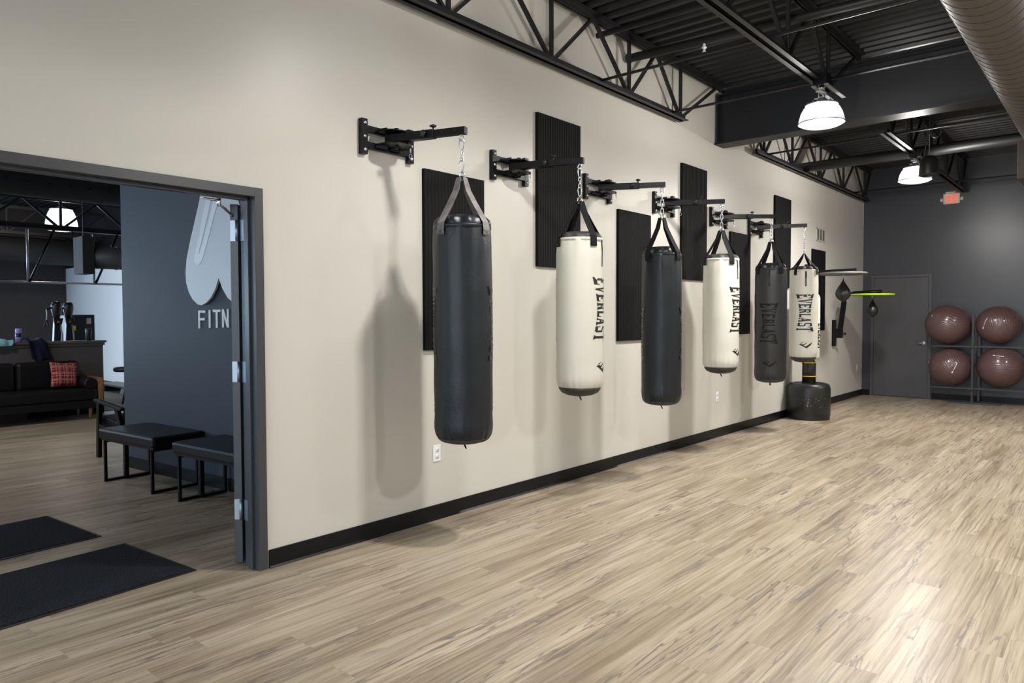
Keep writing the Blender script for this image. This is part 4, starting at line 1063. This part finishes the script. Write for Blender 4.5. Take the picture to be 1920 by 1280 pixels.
m = MB(); m.box(.25, .254, -.15, -.10, 1.25, 1.33); m.build('yellow_sticker', YELLOW, t)
# aerobic step
t = thing('aerobic_step', 'long black aerobic step on the floor by the white wall', 'step', (-11.3, 5.62, .008))
m = MB(); m.box(-.75, .9, -.2, .2, .11, .15); m.build('platform_top', BLACKPLASTIC, t, bevel=.01)
for xx in (-.68, .45):
    m = MB(); m.prism([(xx, -.21, 0), (xx+.36, -.21, 0), (xx+.32, -.19, .112), (xx+.04, -.19, .112)], (0, .4, 0)); m.build('riser', BLACKPLASTIC, t, bevel=.006)
m = MB(); m.box(-.60, -.42, -.215, -.211, .0, .07); m.build('label_patch', OUTLET, t)

# armchair behind the end of the sign wall
t = thing('armchair', 'black armchair with slanted legs behind the end of the sign wall', 'armchair', (-4.14, 3.14, 0), R(6))
for yy in (-.30, .30):
    m = MB(); m.bar((-.33, yy, .60), (.22, yy, .535), .06, .03); m.build('armrest', DARKWOOD, t, bevel=.006)
    m = MB(); m.bar((-.29, yy, 0), (-.26, yy, .59), .04, .045); m.build('leg', DARKWOOD, t)
    m = MB(); m.bar((.36, yy, 0), (.10, yy, .54), .04, .05); m.build('leg', DARKWOOD, t)
    m = MB(); m.bar((-.27, yy, .33), (.22, yy, .27), .03, .05); m.build('side_rail', DARKWOOD, t)
m = MB(); m.prism([(-.30, -.27, .34), (-.30, -.27, .44), (.20, -.27, .37), (.20, -.27, .27)], (0, .54, 0)); m.build('seat_cushion', LEATHER, t, bevel=.02)
m = MB(); m.prism([(.10, -.27, .34), (.22, -.27, .30), (.36, -.27, .80), (.26, -.27, .84)], (0, .54, 0)); m.build('backrest', LEATHER, t, bevel=.02)
# stool farther back
t = thing('stool', 'black round stool peeking out beside the sign wall end', 'stool', (-6.45, 3.89, -.0))
m = MB(); m.lathe([(0, .74), (.15, .74), (.17, .755), (.17, .785), (.15, .80), (0, .803)], seg=28); m.build('seat', LEATHER, t)
m = MB(); m.tube([(.0, -.0, .74), (-.01, -.02, .55), (-.03, -.06, .30)], .012, seg=8); m.cyl((-.0, -.0, .30), (0, 0, .04), .03); m.build('pole', STEEL, t)
m = MB(); m.lathe([(0, 0), (.19, 0), (.19, .02), (.05, .045), (0, .045)], seg=28); m.build('foot', STEEL, t)
m = MB(); m.bar((.08, .10, .80), (.10, .12, 1.02), .03, .1); m.build('backrest', LEATHER, t)

# lobby roof: trusses, fabric duct, round ducts, hanging rail
joist('black lobby truss passing in front of the lobby lamp', -10.9, YF, 6.39, 3.045, 3.62, [-1.5, -.3, .9, 2.1, 3.3, 4.5, 5.7], YF, 6.39, .12, 'lobby trusses', sc=1.5)
joist('lobby truss farther back near the gym wall', -14.2, YF, 6.39, 3.25, 3.85, [.9, 2.1, 3.3, 4.5, 5.7], YF, 6.39, .10, 'lobby trusses')
joist('lobby truss closest to the sofa', -7.4, YF, 3.40, 3.55, ZT, [-1.5, -.3, .9, 2.1, 3.0], YF, 3.40, .08, 'lobby trusses')
t = thing('fabric_duct', 'fat black fabric duct with a row of air holes across the lobby', 'duct', (-5.0, 0, 2.995))
m = MB(); rf = .262; m.tube([(0, YF+.05, 0), (0, 3.43, 0)], rf, seg=40); [m.box(-.01, .01, y-.001, y+.001, rf-.002, HC-2.995) for y in (-3., -1., .8, 2.4)]; m.build('duct_sleeve', mat('black_duct_fabric', (.010, .010, .012), .75), t)
m = MB()
for k in range(12):
    y = 1.2+k*.19; a = R(-32); m.cyl(((rf-.004)*math.cos(a), y, (rf-.004)*math.sin(a)), ((rf+.001)*math.cos(a), y, (rf+.001)*math.sin(a)), .014, 10)
m.build('air_holes', mat('hole_black', (.001, .001, .001), .9), t)
m = MB(); m.tube([(-14.6, 2.0, 2.95), (-14.6, 6.38, 2.95)], .29, seg=28); m.box(-14.61, -14.59, 3.2, 3.205, 3.23, HC); m.tube([(-14.6, 6.36, 2.95), (-14.6, 6.38, 2.95)], .30, seg=28); tag(m.build('air_duct', mat('dark_duct_paint', (.020, .019, .019), .7)), 'dark round duct running across the far gym', 'duct')
t = thing('return_air_duct', 'grey round duct with a square box above the white gym wall', 'duct', (-9.4, 0, 0))
m = MB(); m.tube([(0, 4.44, 2.48), (0, 5.6, 2.48)], .19, seg=28); m.tube([(0, 4.86, 2.48), (0, 4.88, 2.48)], .2, seg=28); m.build('round_section', mat('grey_duct_paint', (.09, .086, .083), .42), t)
m = MB(); m.box(-.22, .20, 4.285, 4.46, 2.19, 2.80); m.box(-.02, .0, 4.36, 4.365, 2.79, HC); m.build('square_box', mat('dark_duct_paint', (.020, .019, .019), .7), t)
t = thing('hanging_rail', 'long steel rail hung on rods and braces from the lobby truss', 'rail', (-10.95, 0, 0))
m = MB(); m.tube([(0, .5, 2.075), (0, 6.35, 2.110)], .020, seg=10); m.build('rail_bar', LAMPMETAL, t)
for y in (2.92, 3.985, 5.05, 6.1):
    m = MB(); m.tube([(0, y, 2.09), (0, y, 3.05)], .020, seg=8); m.build('hanger_rod', LAMPMETAL, t)
    m = MB(); m.tube([(0, y+.02, 2.10), (0, y+.42, 3.05)], .022, seg=8); m.build('diagonal_brace', STEEL, t)

# ------------------------------------------------------------------ world, camera, view
W = bpy.data.worlds.new('World'); S.world = W; W.use_nodes = True
W.node_tree.nodes['Background'].inputs['Color'].default_value = (.5, .6, .75, 1); W.node_tree.nodes['Background'].inputs['Strength'].default_value = .3

cd = bpy.data.cameras.new('Camera'); cam = bpy.data.objects.new('Camera', cd); COL.objects.link(cam)
f_px, yaw, pitch, roll = 1340.4, .712509, -.0335196, -.0024889
cd.sensor_width = 36.; cd.lens = 36.*f_px/1920.; cd.clip_start = .05; cd.clip_end = 100
fwd = Vector((-math.sin(yaw)*math.cos(pitch), math.cos(yaw)*math.cos(pitch), math.sin(pitch)))
rt = Vector((math.cos(yaw), math.sin(yaw), 0)); up = rt.cross(fwd)
r2 = rt*math.cos(roll)+up*math.sin(roll); u2 = -rt*math.sin(roll)+up*math.cos(roll)
cam.matrix_world = Matrix(((r2.x, u2.x, -fwd.x, 3.763), (r2.y, u2.y, -fwd.y, 0), (r2.z, u2.z, -fwd.z, 1.453), (0, 0, 0, 1)))
S.camera = cam
S.view_settings.view_transform = 'Standard'; S.view_settings.look = 'None'; S.view_settings.gamma = 1.; S.view_settings.use_curve_mapping = False
S.view_settings.exposure = 0.
